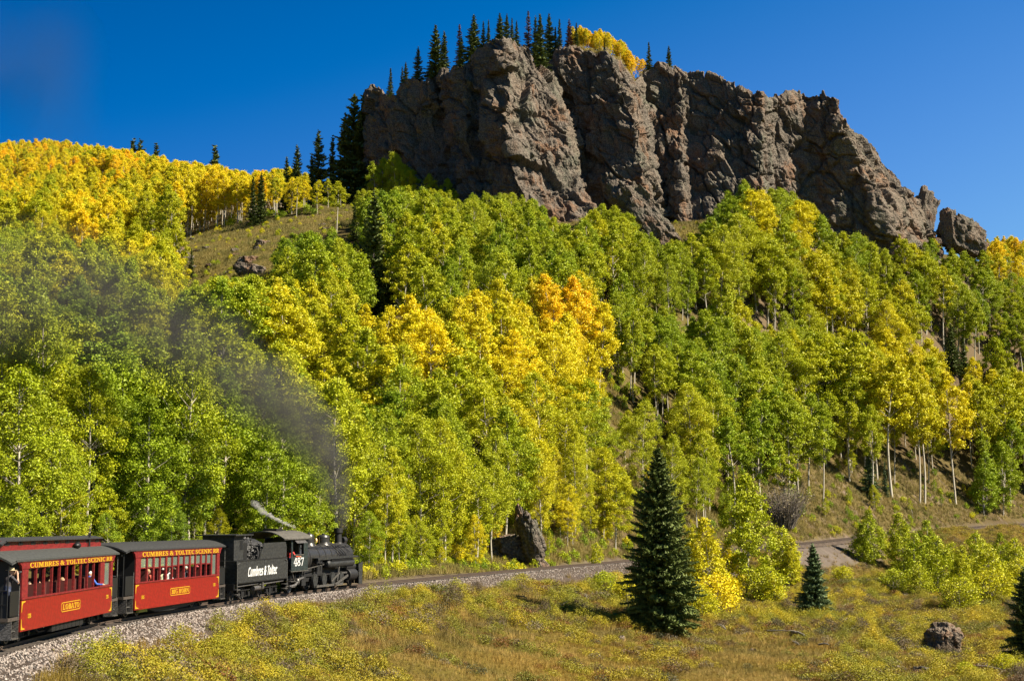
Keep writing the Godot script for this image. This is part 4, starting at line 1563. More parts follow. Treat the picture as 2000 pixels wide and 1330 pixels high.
	aw.quad(Vector3(0.3, 3.3, 1.36), Vector3(1.75, 3.3, 1.36), Vector3(1.75, 3.06, 1.62), Vector3(0.3, 3.06, 1.62))
	aw.quad(Vector3(0.3, 3.28, 1.36), Vector3(1.75, 3.28, 1.36), Vector3(1.75, 3.04, 1.62), Vector3(0.3, 3.04, 1.62), Vector3.DOWN)
	obj("awning", aw.done(), steel_m, t)
	sign_at("cab_number", words("487", 1.36, 0.50, true, false, 0.04, 0.02), white_m, Vector3(1.05, 1.92, 1.352), t)
	var stripe := MB.new()
	stripe.box(Vector3(1.2, 1.35, 1.34), Vector3(2.4, 0.05, 0.06))
	stripe.bar(Vector3(2.4, 1.42, 1.2), Vector3(4.6, 1.62, 1.2), 0.05)
	obj("cab_step_rail", stripe.done(), steel_m, t)
	# running board, pipes, reservoir, hand rail
	for sg in [-1.0, 1.0]:
		var rb := MB.new()
		rb.box(Vector3(6.3, 2.02, sg * 1.08), Vector3(5.2, 0.05, 0.46))
		rb.box(Vector3(6.3, 1.96, sg * 1.30), Vector3(5.2, 0.10, 0.03))
		obj("running_board", rb.done(), grey_m, t)
		var rs := MB.new()
		rs.lathe([Vector2(0, 0), Vector2(0.18, 0.02), Vector2(0.27, 0.12), Vector2(0.27, 3.35), Vector2(0.18, 3.46), Vector2(0, 3.48)], Vector3(5.05, 1.62, sg * 1.08), ax, 22)
		obj("air_reservoir", rs.done(), grey_m, t)
		var pp := MB.new()
		for k in 3:
			pp.rod(Vector3(5.3, 1.93 - 0.08 * k, sg * (1.36 - 0.02 * k)), Vector3(8.9, 1.95 - 0.08 * k, sg * (1.36 - 0.02 * k)), 0.022, 6)
		pp.rod(Vector3(2.6, 2.72, sg * 0.72), Vector3(9.0, 2.66, sg * 0.68), 0.025, 6)
		for x in [3.6, 4.9, 5.9, 7.2, 8.3]:
			pp.rod(Vector3(x, 2.70, sg * 0.66), Vector3(x, 2.70, sg * 0.76), 0.03, 6)
		obj("pipes", pp.done(), dark_m, t)
		var sp := MB.new()
		for x in [6.2, 6.55, 6.9]:
			sp.tube([Vector3(x, 2.95, sg * 0.3), Vector3(x + 0.35, 2.78, sg * 0.72), Vector3(x + 0.95, 2.25, sg * 0.92), Vector3(x + 1.2, 2.0, sg * 0.9)], [0.025, 0.025, 0.025, 0.025], 6)
		sp.tube([Vector3(7.7, 2.85, sg * 0.3), Vector3(8.1, 2.7, sg * 0.68), Vector3(8.5, 2.3, sg * 0.92)], [0.03, 0.03, 0.03], 6)
		obj("sand_pipes", sp.done(), dark_m, t)
		# cylinder and steam chest
		var cy := MB.new()
		cy.lathe([Vector2(0, 0), Vector2(0.36, 0.0), Vector2(0.38, 0.05), Vector2(0.38, 1.0), Vector2(0.36, 1.06), Vector2(0.2, 1.1), Vector2(0, 1.12)], Vector3(7.7, 0.82, sg * 1.05), ax, 24)
		cy.lathe([Vector2(0, 0), Vector2(0.22, 0.0), Vector2(0.22, 1.25), Vector2(0.12, 1.32), Vector2(0, 1.32)], Vector3(7.6, 1.33, sg * 0.98), ax, 20)
		cy.box(Vector3(8.2, 1.1, sg * 0.9), Vector3(0.9, 0.5, 0.4))
		obj("cylinder", cy.done(), soot_m, t)
		# drivers: outside cranks with big counterweights
		for k in 4:
			var dx := 3.64 + k * 1.12
			var w := MB.new()
			w.lathe([Vector2(0.0, -0.07), Vector2(0.45, -0.07), Vector2(0.57, -0.06), Vector2(0.57, -0.03), Vector2(0.54, 0.0), Vector2(0.54, 0.07), Vector2(0.44, 0.07), Vector2(0.42, 0.0), Vector2(0.14, 0.0), Vector2(0.13, 0.1), Vector2(0, 0.1)], Vector3.ZERO, Vector3(0, 0, sg), 26)
			var wo := obj("driving_wheel", w.done(), soot_m, t)
			wo.position = Vector3(dx, 0.56, sg * 0.48)
			var cw := MB.new()
			var poly := PackedVector2Array()
			for q in 13:
				var an := -0.25 + (PI + 0.5) * q / 12.0
				poly.append(Vector2(cos(an) * 0.34, 0.10 + sin(an) * 0.40))
			poly.append(Vector2(-0.17, -0.36))
			poly.append(Vector2(0.17, -0.36))
			cw.prism(poly, -0.07, 0.07)
			var co := obj("counterweight", cw.done(), grey_m, wo)
			co.position = Vector3(0, 0.02, sg * 0.62)
		var rd := MB.new()
		rd.bar(Vector3(3.64, 0.28, sg * 1.22), Vector3(7.0, 0.28, sg * 1.22), 0.06, 0.13)
		rd.bar(Vector3(5.88, 0.28, sg * 1.30), Vector3(7.55, 0.80, sg * 1.30), 0.06, 0.14)
		rd.bar(Vector3(7.0, 0.98, sg * 1.12), Vector3(7.75, 0.98, sg * 1.12), 0.1, 0.1)
		rd.bar(Vector3(7.0, 0.66, sg * 1.12), Vector3(7.75, 0.66, sg * 1.12), 0.1, 0.1)
		rd.bar(Vector3(6.1, 1.35, sg * 1.15), Vector3(7.7, 1.33, sg * 1.1), 0.05)
		rd.bar(Vector3(6.2, 0.5, sg * 1.28), Vector3(6.6, 1.45, sg * 1.2), 0.06, 0.1)
		rd.bar(Vector3(5.4, 0.5, sg * 1.3), Vector3(6.55, 1.0, sg * 1.25), 0.05, 0.09)
		obj("side_rod", rd.done(), steel_m, t)
		var frm := MB.new()
		frm.box(Vector3(5.4, 0.72, sg * 0.78), Vector3(5.2, 0.22, 0.12))
		frm.box(Vector3(5.4, 1.15, sg * 0.7), Vector3(5.6, 0.5, 0.25))
		frm.box(Vector3(1.6, 0.95, sg * 0.85), Vector3(2.6, 0.28, 0.15))
		for x in [0.5, 1.1, 1.7, 2.3]:
			frm.bar(Vector3(x, 0.5, sg * 1.05), Vector3(x + 0.15, 1.35, sg * 1.05), 0.06)
		frm.box(Vector3(2.2, 0.72, sg * 1.0), Vector3(0.55, 0.6, 0.3))
		obj("engine_frame", frm.done(), soot_m, t)
		var tw := MB.new()
		tw.lathe([Vector2(0.0, -0.06), Vector2(0.34, -0.06), Vector2(0.36, -0.02), Vector2(0.34, 0.07), Vector2(0.24, 0.05), Vector2(0.1, 0.03), Vector2(0.08, 0.1), Vector2(0, 0.1)], Vector3.ZERO, Vector3(0, 0, sg), 20)
		for x in [1.35, 9.25]:
			var two := obj("small_wheel", tw.done(), steel_m, t)
			two.position = Vector3(x, 0.36, sg * 0.5)
		var inj := MB.new()
		inj.tube([Vector3(0.2, 0.45, sg * 1.15), Vector3(0.9, 0.5, sg * 1.2), Vector3(1.5, 0.85, sg * 1.2), Vector3(2.2, 0.9, sg * 1.15)], [0.06, 0.09, 0.09, 0.05], 8)
		inj.tube([Vector3(0.6, 1.3, sg * 1.15), Vector3(0.75, 0.8, sg * 1.2), Vector3(1.2, 0.62, sg * 1.2)], [0.04, 0.04, 0.04], 6)
		inj.ball(Vector3(1.25, 0.72, sg * 1.22), Vector3(0.16, 0.2, 0.12), 10, 6)
		inj.box(Vector3(0.35, 0.42, sg * 1.2), Vector3(0.5, 0.05, 0.3))
		inj.box(Vector3(0.35, 0.75, sg * 1.2), Vector3(0.5, 0.04, 0.25))
		obj("injector", inj.done(), steel_m, t)
		var dia := MB.new()
		dia.bar(Vector3(8.3, 1.95, sg * 0.95), Vector3(9.7, 1.05, sg * 0.85), 0.05)
		dia.bar(Vector3(9.0, 2.2, sg * 0.55), Vector3(9.75, 1.2, sg * 0.5), 0.05)
		obj("brace", dia.done(), grey_m, t)
	var ap := MB.new()
	ap.rod(Vector3(3.9, 1.2, 1.12), Vector3(3.9, 1.6, 1.12), 0.16, 14)
	ap.rod(Vector3(3.9, 1.68, 1.12), Vector3(3.9, 2.0, 1.12), 0.19, 14)
	ap.rod(Vector3(4.35, 1.25, 1.12), Vector3(4.35, 1.9, 1.12), 0.12, 12)
	ap.box(Vector3(4.1, 1.72, 1.30), Vector3(0.75, 0.05, 0.05))
	obj("air_pump", ap.done(), dark_m, t)
	# pilot: beam and snow plough of steel plate
	one(t, "pilot_beam", soot_m, Vector3(9.75, 0.95, 0), Vector3(0.22, 0.3, 2.3))
	for sg in [-1.0, 1.0]:
		var pl := MB.new()
		var a := Vector3(9.55, 0.12, sg * 1.30)
		var d := Vector3(9.75, 1.62, sg * 1.22)
		var e := Vector3(10.75, 1.35, 0.02 * sg)
		var f := Vector3(10.95, 0.10, 0.02 * sg)
		pl.quad(a, d, e, f, Vector3(0.5, 0, sg))
		pl.quad(a + Vector3(-0.04, 0, 0), d + Vector3(-0.04, 0, 0), e + Vector3(-0.04, 0, 0), f + Vector3(-0.04, 0, 0), Vector3(-0.5, 0, -sg))
		obj("plough_plate", pl.done(), grey_m, t)
		var sp2 := MB.new()
		sp2.quad(Vector3(9.05, 0.15, sg * 1.31), Vector3(9.05, 1.45, sg * 1.28), Vector3(9.72, 1.62, sg * 1.225), Vector3(9.53, 0.12, sg * 1.305), Vector3(0, 0, sg))
		sp2.quad(Vector3(9.05, 0.15, sg * 1.28), Vector3(9.05, 1.45, sg * 1.25), Vector3(9.72, 1.62, sg * 1.195), Vector3(9.53, 0.12, sg * 1.275), Vector3(0, 0, -sg))
		obj("plough_wing", sp2.done(), grey_m, t)
	var deck := MB.new()
	deck.box(Vector3(9.5, 1.15, 0), Vector3(0.7, 0.06, 2.2))
	deck.rod(Vector3(9.85, 1.2, 0.9), Vector3(9.85, 1.95, 0.9), 0.02, 6)
	deck.rod(Vector3(9.85, 1.2, -0.9), Vector3(9.85, 1.95, -0.9), 0.02, 6)
	deck.rod(Vector3(9.85, 1.95, -0.9), Vector3(9.85, 1.95, 0.9), 0.02, 6)
	obj("pilot_deck", deck.done(), soot_m, t)
	lengthen(t)

# everything ahead of the cab is set further out; round things keep their shape
func lengthen(t: Node3D) -> void:
	var whole := ["stack", "steam_dome", "sand_dome", "bell", "headlight", "air_pump", "driving_wheel", "small_wheel", "whistle"]
	var far := func(x: float) -> float: return x if x < 2.35 else 2.35 + (x - 2.35) * 1.2
	for o in t.get_children():
		var kind: String = String(o.name).rstrip("0123456789")
		if whole.has(kind):
			var x: float = o.position.x + (o.mesh.get_aabb().get_center().x if absf(o.position.x) < 0.01 else 0.0)
			o.position.x += far.call(x) - x
			continue
		if absf(o.position.x) > 0.01:
			continue
		for part in [o] + o.get_children():
			var a: Array = part.mesh.surface_get_arrays(0)
			var vv: PackedVector3Array = a[Mesh.ARRAY_VERTEX]
			for k in vv.size():
				vv[k].x = far.call(vv[k].x)
			a[Mesh.ARRAY_VERTEX] = vv
			var m := ArrayMesh.new()
			m.add_surface_from_arrays(Mesh.PRIMITIVE_TRIANGLES, a)
			part.mesh = m

# ---------------------------------------------------------------- people: one skin over a jointed skeleton
func figure(joints: Dictionary, bones: Array, lo: Vector3, hi: Vector3, cell: float) -> Array:
	var n := Vector3i(int((hi.x - lo.x) / cell) + 2, int((hi.y - lo.y) / cell) + 2, int((hi.z - lo.z) / cell) + 2)
	var f := PackedFloat32Array()
	f.resize(n.x * n.y * n.z)
	f.fill(1.0)
	var owner_of := PackedInt32Array()
	owner_of.resize(f.size())
	var k := 0.035
	for b in bones.size():
		var bn = bones[b]
		var a: Vector3 = joints[bn[0]]
		var e: Vector3 = joints[bn[1]]
		var ra: float = bn[2]
		var rb: float = bn[3]
		var pad := maxf(ra, rb) + 3.0 * cell + k
		var l := ((a.min(e) - lo - Vector3.ONE * pad) / cell).floor()
		var h := ((a.max(e) - lo + Vector3.ONE * pad) / cell).ceil()
		var d := e - a
		var dd := maxf(d.length_squared(), 1e-6)
		for z in range(maxi(0, int(l.z)), mini(n.z, int(h.z) + 1)):
			for y in range(maxi(0, int(l.y)), mini(n.y, int(h.y) + 1)):
				for x in range(maxi(0, int(l.x)), mini(n.x, int(h.x) + 1)):
					var p := lo + Vector3(x, y, z) * cell
					var t := clampf((p - a).dot(d) / dd, 0.0, 1.0)
					var dist := (p - a - d * t).length() - lerpf(ra, rb, t)
					var i := (z * n.y + y) * n.x + x
					var old := f[i]
					if dist < old:
						owner_of[i] = b
					var hh := maxf(k - absf(dist - old), 0.0) / k
					f[i] = minf(dist, old) - hh * hh * k * 0.25
	var v := PackedVector3Array()
	var own := PackedInt32Array()
	var idx := PackedInt32Array()
	var at := {}
	for z in n.z - 1:
		for y in n.y - 1:
			for x in n.x - 1:
				var i := (z * n.y + y) * n.x + x
				var s := 0
				var c := Vector3.ZERO
				var cnt := 0
				var v0 := f[i]
				if absf(v0) > 4.0 * cell:
					continue
				var cs := [i, i + 1, i + n.x, i + n.x + 1, i + n.x * n.y, i + n.x * n.y + 1, i + n.x * n.y + n.x, i + n.x * n.y + n.x + 1]
				for q in 8:
					if f[cs[q]] < 0.0:
						s |= 1 << q
				if s == 0 or s == 255:
					continue
				for e in [[0, 1], [2, 3], [4, 5], [6, 7], [0, 2], [1, 3], [4, 6], [5, 7], [0, 4], [1, 5], [2, 6], [3, 7]]:
					var fa := f[cs[e[0]]]
					var fb := f[cs[e[1]]]
					if (fa < 0.0) != (fb < 0.0):
						var t := fa / (fa - fb)
						var pa := Vector3(e[0] & 1, (e[0] >> 1) & 1, e[0] >> 2)
						var pb := Vector3(e[1] & 1, (e[1] >> 1) & 1, e[1] >> 2)
						c += pa.lerp(pb, t)
						cnt += 1
				at[i] = v.size()
				v.append(lo + (Vector3(x, y, z) + c / cnt) * cell)
				own.append(owner_of[i])
	for z in range(1, n.z - 1):
		for y in range(1, n.y - 1):
			for x in range(1, n.x - 1):
				var i := (z * n.y + y) * n.x + x
				if not at.has(i):
					continue
				for e in [[1, n.x, n.x * n.y], [n.x, n.x * n.y, 1], [n.x * n.y, 1, n.x]]:
					var inside_a := f[i] < 0.0
					if inside_a != (f[i + e[0]] < 0.0):
						var q := [i, i - e[1], i - e[1] - e[2], i - e[2]]
						if q.all(func(w): return at.has(w)):
							var a: int = at[q[0]]
							var b: int = at[q[1]]
							var c2: int = at[q[2]]
							var d2: int = at[q[3]]
							if inside_a:
								idx.append_array([a, c2, b, a, d2, c2])
							else:
								idx.append_array([a, b, c2, a, c2, d2])
	return [v, own, idx]

func person(label: String, tf: Transform3D, pose: Array, colors: Dictionary, hat := Color(-1, 0, 0), brim := 0.0) -> void:
	var c := PackedColorArray()
	var parts: Array = pose[3]
	for k in pose[0].size():
		c.append(colors.get(parts[pose[1][k]], Color(0.3, 0.2, 0.15)))
	var m := mat(Color.WHITE, 0.75)
	var t := thing("person", label, "person", tf)
	obj("body", smooth_mesh(pose[0], pose[2], c), m, t)
	var head: Vector3 = pose[4]
	var h := MB.new()
	if hat.r >= 0.0:
		h.lathe([Vector2(brim, 0.05), Vector2(brim, 0.06), Vector2(0.105, 0.065), Vector2(0.095, 0.14), Vector2(0.06, 0.165), Vector2(0, 0.165)], head, Vector3.UP, 16)
		h.lathe([Vector2(0.0, 0.045), Vector2(brim, 0.045)], head, Vector3.UP, 16)
		obj("hat", h.done(), mat(hat, 0.8), t)
	else:
		h.ball(head + Vector3(-0.015, 0.035, 0), Vector3(0.10, 0.10, 0.088), 12, 8)
		obj("hair", h.done(), mat(colors.get("hair", Color(0.02, 0.015, 0.01)).linear_to_srgb(), 0.7), t)

func pose_of(arm_r: Array, arm_l: Array, legs: Array, lean: float) -> Array:
	# x ahead of the face, y up, z to the person's right; hips at the origin
	var j := {"hip": Vector3.ZERO, "waist": Vector3(0.01, 0.16, 0), "chest": Vector3(0.02 + lean * 0.5, 0.38, 0), "neck": Vector3(0.03 + lean, 0.55, 0), "head": Vector3(0.06 + lean * 1.25, 0.68, 0), "chin": Vector3(0.11 + lean * 1.25, 0.63, 0), "nose": Vector3(0.165 + lean * 1.25, 0.67, 0)}
	for s in [["r", 1.0, arm_r], ["l", -1.0, arm_l]]:
		j["sh" + s[0]] = Vector3(0.02 + lean * 0.9, 0.48, s[1] * 0.18)
		j["el" + s[0]] = s[2][0]
		j["wr" + s[0]] = s[2][1]
		j["ha" + s[0]] = s[2][1] + (s[2][1] - s[2][0]).normalized() * 0.10
		j["th" + s[0]] = s[2][1] + (s[2][1] - s[2][0]).normalized() * 0.05 + Vector3(0, 0.045, -s[1] * 0.02)
		j["hi" + s[0]] = Vector3(0, -0.02, s[1] * 0.10)
		j["kn" + s[0]] = legs[0] + Vector3(0, 0, s[1] * 0.11)
		j["an" + s[0]] = legs[1] + Vector3(0, 0, s[1] * 0.11)
		j["to" + s[0]] = legs[1] + Vector3(0.17, -0.04, s[1] * 0.12)
	var bones := [["hip", "waist", 0.135, 0.125], ["waist", "chest", 0.125, 0.145], ["chest", "neck", 0.13, 0.06], ["neck", "head", 0.052, 0.06], ["head", "head", 0.098, 0.098], ["head", "chin", 0.08, 0.05], ["head", "nose", 0.03, 0.016]]
	var parts := ["trousers", "shirt", "shirt", "skin", "skin", "skin", "skin"]
	for s in ["r", "l"]:
		bones.append_array([["chest", "sh" + s, 0.09, 0.062], ["sh" + s, "el" + s, 0.056, 0.042], ["el" + s, "wr" + s, 0.042, 0.030], ["wr" + s, "ha" + s, 0.034, 0.022], ["wr" + s, "th" + s, 0.016, 0.012], ["hi" + s, "kn" + s, 0.088, 0.06], ["kn" + s, "an" + s, 0.056, 0.04], ["an" + s, "to" + s, 0.045, 0.035]])
		parts.append_array(["shirt", "shirt", "sleeve", "skin", "skin", "trousers", "trousers", "shoes"])
	var lo := Vector3.ONE * 9
	var hi := -lo
	for b in j.values():
		lo = lo.min(b)
		hi = hi.max(b)
	var r := figure(j, bones, lo - Vector3.ONE * 0.2, hi + Vector3.ONE * 0.2, 0.022)
	return [r[0], r[1], r[2], parts, j["head"]]

func make_people() -> void:
	var stand_legs := [Vector3(0.03, -0.44, 0), Vector3(0.0, -0.86, 0)]
	var sit_legs := [Vector3(0.42, -0.01, 0), Vector3(0.44, -0.42, 0)]
	var shooting := pose_of([Vector3(0.26, 0.30, 0.26), Vector3(0.32, 0.60, 0.10)], [Vector3(0.26, 0.30, -0.26), Vector3(0.32, 0.60, -0.10)], stand_legs, 0.06)
	var standing := pose_of([Vector3(0.06, 0.22, 0.27), Vector3(0.28, 0.16, 0.20)], [Vector3(-0.02, 0.20, -0.27), Vector3(0.14, 0.02, -0.27)], stand_legs, 0.03)
	var seated := pose_of([Vector3(0.10, 0.22, 0.28), Vector3(0.33, 0.20, 0.20)], [Vector3(0.08, 0.20, -0.26), Vector3(0.32, 0.10, -0.14)], sit_legs, 0.04)
	var leaning := pose_of([Vector3(0.14, 0.26, 0.34), Vector3(0.30, 0.24, 0.52)], [Vector3(0.08, 0.20, -0.26), Vector3(0.32, 0.10, -0.14)], sit_legs, 0.06)
	var skin := Color(0.42, 0.24, 0.16)
	var car := track_frame(-0.85)
	var at := func(fr: Transform3D, p: Vector3, turn: float) -> Transform3D:
		return fr * Transform3D(Basis(Vector3.UP, turn), p)
	# on the rear platform and inside the first car
	person("person in straw hat on the end platform photographing with raised arms", at.call(car, Vector3(-6.95, 1.94, 0.98), -0.75), shooting, {"skin": skin, "shirt": Color(0.035, 0.03, 0.035), "sleeve": skin, "trousers": Color(0.02, 0.03, 0.06), "shoes": Color(0.03, 0.03, 0.03)}, lin(0.42, 0.34, 0.20), 0.20)
	var cam := MB.new()
	cam.box(Vector3(0, 0, 0), Vector3(0.08, 0.09, 0.14))
	cam.rod(Vector3(0.04, 0, 0), Vector3(0.12, 0, 0), 0.035, 12)
	var co := obj("camera_body", cam.done(), black_m)
	co.transform = at.call(car, Vector3(-6.95, 1.94, 0.98), -0.75) * Transform3D(Basis(), Vector3(0.40, 0.66, 0))
	tag(co, "small black camera held up by the person in the straw hat", "camera")
	person("person in broad brown hat and pink top in the first window bay", at.call(car, Vector3(-5.45, 1.72, 0.80), -1.1), standing, {"skin": skin, "shirt": Color(0.45, 0.14, 0.22), "sleeve": Color(0.6, 0.55, 0.6), "trousers": Color(0.10, 0.28, 0.24)}, lin(0.26, 0.17, 0.08), 0.21)
	person("grey-haired person in blue leaning an arm out of the last open bay", at.call(car, Vector3(3.95, 1.52, 0.88), -0.35), leaning, {"skin": skin, "shirt": Color(0.03, 0.10, 0.42), "sleeve": Color(0.03, 0.10, 0.42), "trousers": Color(0.05, 0.05, 0.07), "hair": Color(0.55, 0.53, 0.50)})
	var inside_1 := [[-3.9, 0.70, Color(0.45, 0.32, 0.12), "person in tan top seated in the third open bay", Color(0.05, 0.03, 0.02)], [-2.5, 0.62, Color(0.05, 0.06, 0.22), "person in navy seated in the fourth open bay", Color(0.02, 0.015, 0.01)],
		[-1.3, 0.74, Color(0.35, 0.16, 0.14), "person in rose top seated in the fifth open bay", Color(0.3, 0.2, 0.1)], [0.2, 0.78, Color(0.55, 0.46, 0.36), "person in cream top seated in the sixth open bay", Color(0.25, 0.16, 0.08)]]
	for a in inside_1:
		person(a[3], at.call(car, Vector3(a[0], 1.38, a[1]), -0.6), seated, {"skin": skin, "shirt": a[2], "sleeve": skin, "trousers": Color(0.05, 0.06, 0.10), "hair": a[4]})
	var car2 := track_frame(14.95)
	var inside_2 := [[-5.2, 0.86, Color(0.5, 0.48, 0.42), "person in pale top at the rear window of the second car", Color(0.05, 0.03, 0.02)], [-3.35, 0.80, Color(0.42, 0.08, 0.05), "fair-haired person in red at the third window of the second car", Color(0.5, 0.36, 0.16)],
		[-2.4, 0.62, Color(0.03, 0.06, 0.22), "person in dark blue at the fourth window of the second car", Color(0.02, 0.015, 0.01)], [-1.55, 0.88, Color(0.55, 0.55, 0.35), "white-haired person at the fifth window of the second car", Color(0.62, 0.60, 0.55)],
		[-0.65, 0.86, Color(0.62, 0.62, 0.60), "person in white with an arm on the sixth window sill", Color(0.03, 0.02, 0.015)], [0.25, 0.78, Color(0.5, 0.45, 0.36), "person in cream at the seventh window of the second car", Color(0.04, 0.03, 0.02)],
		[2.0, 0.80, Color(0.05, 0.05, 0.06), "person in black with a light cap at the ninth window", Color(0.5, 0.55, 0.5)], [3.65, 0.82, Color(0.55, 0.5, 0.48), "person in a red cap at the eleventh window", Color(0.45, 0.06, 0.08)]]
	for a in inside_2:
		person(a[3], at.call(car2, Vector3(a[0], 1.36, a[1]), -0.5), seated, {"skin": skin, "shirt": a[2], "sleeve": a[2], "trousers": Color(0.05, 0.06, 0.10), "hair": a[4]})
	var eng := track_frame(37.2)
	eng.origin -= eng.basis.x * 5.4
	person("engine driver in red leaning on the cab window sill", at.call(eng, Vector3(0.62, 1.98, 0.98), -0.2), leaning, {"skin": skin, "shirt": Color(0.55, 0.035, 0.03), "sleeve": Color(0.62, 0.09, 0.03), "trousers": Color(0.03, 0.04, 0.09), "hair": Color(0.4, 0.03, 0.03)})

# ---------------------------------------------------------------- trees
var needle_m: StandardMaterial3D
var bark_m: StandardMaterial3D
var white_bark_m: StandardMaterial3D

func hit(u: float, v: float, z0 := 60.0, z1 := 700.0) -> Vector3:      # where the sight line meets the ground
	var z := z0
	while z < z1:
		var p := P(u, v, z)
		if p.y < ground(p.x, z):
			break
		z += maxf(0.6, z * 0.006)
	var p := P(u, v, z)
	p.y = ground(p.x, z)
	return p

func conifer(sd: int, H: float, R: float, step: float, boughs: int, gap: float, dead := 0.0, power := 0.78) -> Array:
	var r := RandomNumberGenerator.new()
	r.seed = sd
	var tk := MB.new()
	tk.col = Color(0.09, 0.07, 0.055)
	tk.tube([Vector3(0, -0.6, 0), Vector3(0.02, H * 0.3, 0.01), Vector3(-0.02, H * 0.7, 0.02), Vector3(0, H * 0.985, 0)], [0.014 * H + 0.04, 0.011 * H + 0.03, 0.006 * H + 0.015, 0.008], 7)
	var lb := LB.new()
	var h := H * 0.03
	var ph := 0.0
	while h < H * 0.99:
		var t := h / H
		var prof := pow(1.0 - t, power) * lerpf(0.82, 1.0, smoothstep(0.0, 0.10, t))
		ph += 1.1
		var nb := int(maxf(5.0, boughs * (0.4 + 0.6 * (1.0 - t))))
		for k in nb:
			if r.randf() < 0.07 + dead * 0.5:
				continue
			var a := ph + TAU * (k + r.randf_range(-0.35, 0.35)) / nb
			var L := maxf(0.14, R * prof * (r.randf_range(0.5, 1.12) if r.randf() < 0.8 else r.randf_range(0.9, 1.25)) * (0.86 + 0.14 * sin(a * 2.0 + sd + t * 3.0)))
			var out := Vector3(cos(a), 0, sin(a))
			var side := Vector3(-sin(a), 0, cos(a))
			var rise := lerpf(-0.14, 0.85, t) + r.randf_range(-0.22, 0.2)
			var root := Vector3(0, h + r.randf_range(-1.4, 1.4) * step, 0)
			if dead > 0.3 and tk.v.size() < 9000:
				tk.tube([root, root + out * L * 0.8 + Vector3.UP * rise * L * 0.3], [0.02, 0.006], 3, false)
			var n := int(L / gap) + 2
			var tone_b := r.randf_range(0.8, 1.2)
			for q in n:
				var s := (q + 0.35 + r.randf() * 0.5) / n
				if s < 0.22 and L > 1.0 and r.randf() < 0.6:
					continue
				var p := root + out * L * s + Vector3.UP * (rise * L * s - 0.34 * pow(L, 0.65) * s * s + 0.20 * pow(L, 0.65) * s * s * s)
				var w := (0.14 + 0.36 * L * (1.05 - s)) * r.randf_range(0.7, 1.15)
				w = minf(w, 0.62)
				if r.randf() < dead * 0.8:
					continue
				for sg in [-1.0, 1.0]:
					var tone := tone_b * r.randf_range(0.78, 1.22)
					var col := Color(tone, tone * r.randf_range(0.94, 1.05), tone * r.randf_range(0.9, 1.1))
					var tip: Vector3 = p + (out * r.randf_range(0.5, 0.9) + side * sg * r.randf_range(0.6, 1.0)) * w + Vector3.DOWN * w * r.randf_range(-0.1, 0.35)
					lb.tri(p - out * gap * 0.8, p + out * gap * 0.9 + Vector3.UP * 0.02, tip, col)
				var tn := tone_b * r.randf_range(0.8, 1.25)
				lb.tri(p + side * w * 0.3, p - side * w * 0.3, p + out * (gap + w * 0.5) + Vector3.UP * w * r.randf_range(-0.05, 0.35), Color(tn, tn, tn))
				if s > 0.5:                                  # bushy ends
					for e in 2:
						var o2 := p + Vector3(r.randf_range(-0.5, 0.5), r.randf_range(-0.25, 0.45), r.randf_range(-0.5, 0.5)) * w
						var d2 := Vector3(r.randf_range(-1, 1), r.randf_range(-0.3, 1), r.randf_range(-1, 1)).normalized() * (0.12 + w * 0.45)
						lb.tri(o2 + side * gap * 0.6, o2 - side * gap * 0.6, o2 + d2, Color(tn, tn, tn) * 1.1)
				lb.tri(p + out * gap, p - out * gap, p + Vector3.DOWN * (0.06 + w * r.randf_range(0.3, 0.7)) + side * r.randf_range(-0.3, 0.3) * w, Color(tn, tn, tn))
		h += step * lerpf(1.1, 0.6, t)
	lb.tri(Vector3(-0.06, H * 0.93, 0), Vector3(0.06, H * 0.93, 0), Vector3(0, H * 1.02, 0), Color.WHITE)
	lb.tri(Vector3(0, H * 0.93, -0.06), Vector3(0, H * 0.93, 0.06), Vector3(0, H * 1.02, 0), Color.WHITE)
	return [tk.done(), lb.done()]

func leaf(lb: LB, p: Vector3, s: float, r: RandomNumberGenerator, col: Color) -> void:
	var a := Vector3(r.randf_range(-1, 1), r.randf_range(-0.8, 0.8), r.randf_range(-1, 1)).normalized() * s
	var b := a.cross(Vector3(r.randf_range(-1, 1), r.randf_range(-1, 1), r.randf_range(-1, 1))).normalized() * s * 0.62
	lb.tri(p + a * 0.62, p - a * 0.42 + b * 0.7, p - a * 0.42 - b * 0.7, col)

func leaf_tone(r: RandomNumberGenerator) -> Color:
	var t := r.randf_range(0.72, 1.22)
	var y := r.randf_range(0.86, 1.22)
	if r.randf() < 0.05:
		y = 1.55
	return Color(t * y, t * (0.5 + 0.5 * y), t)

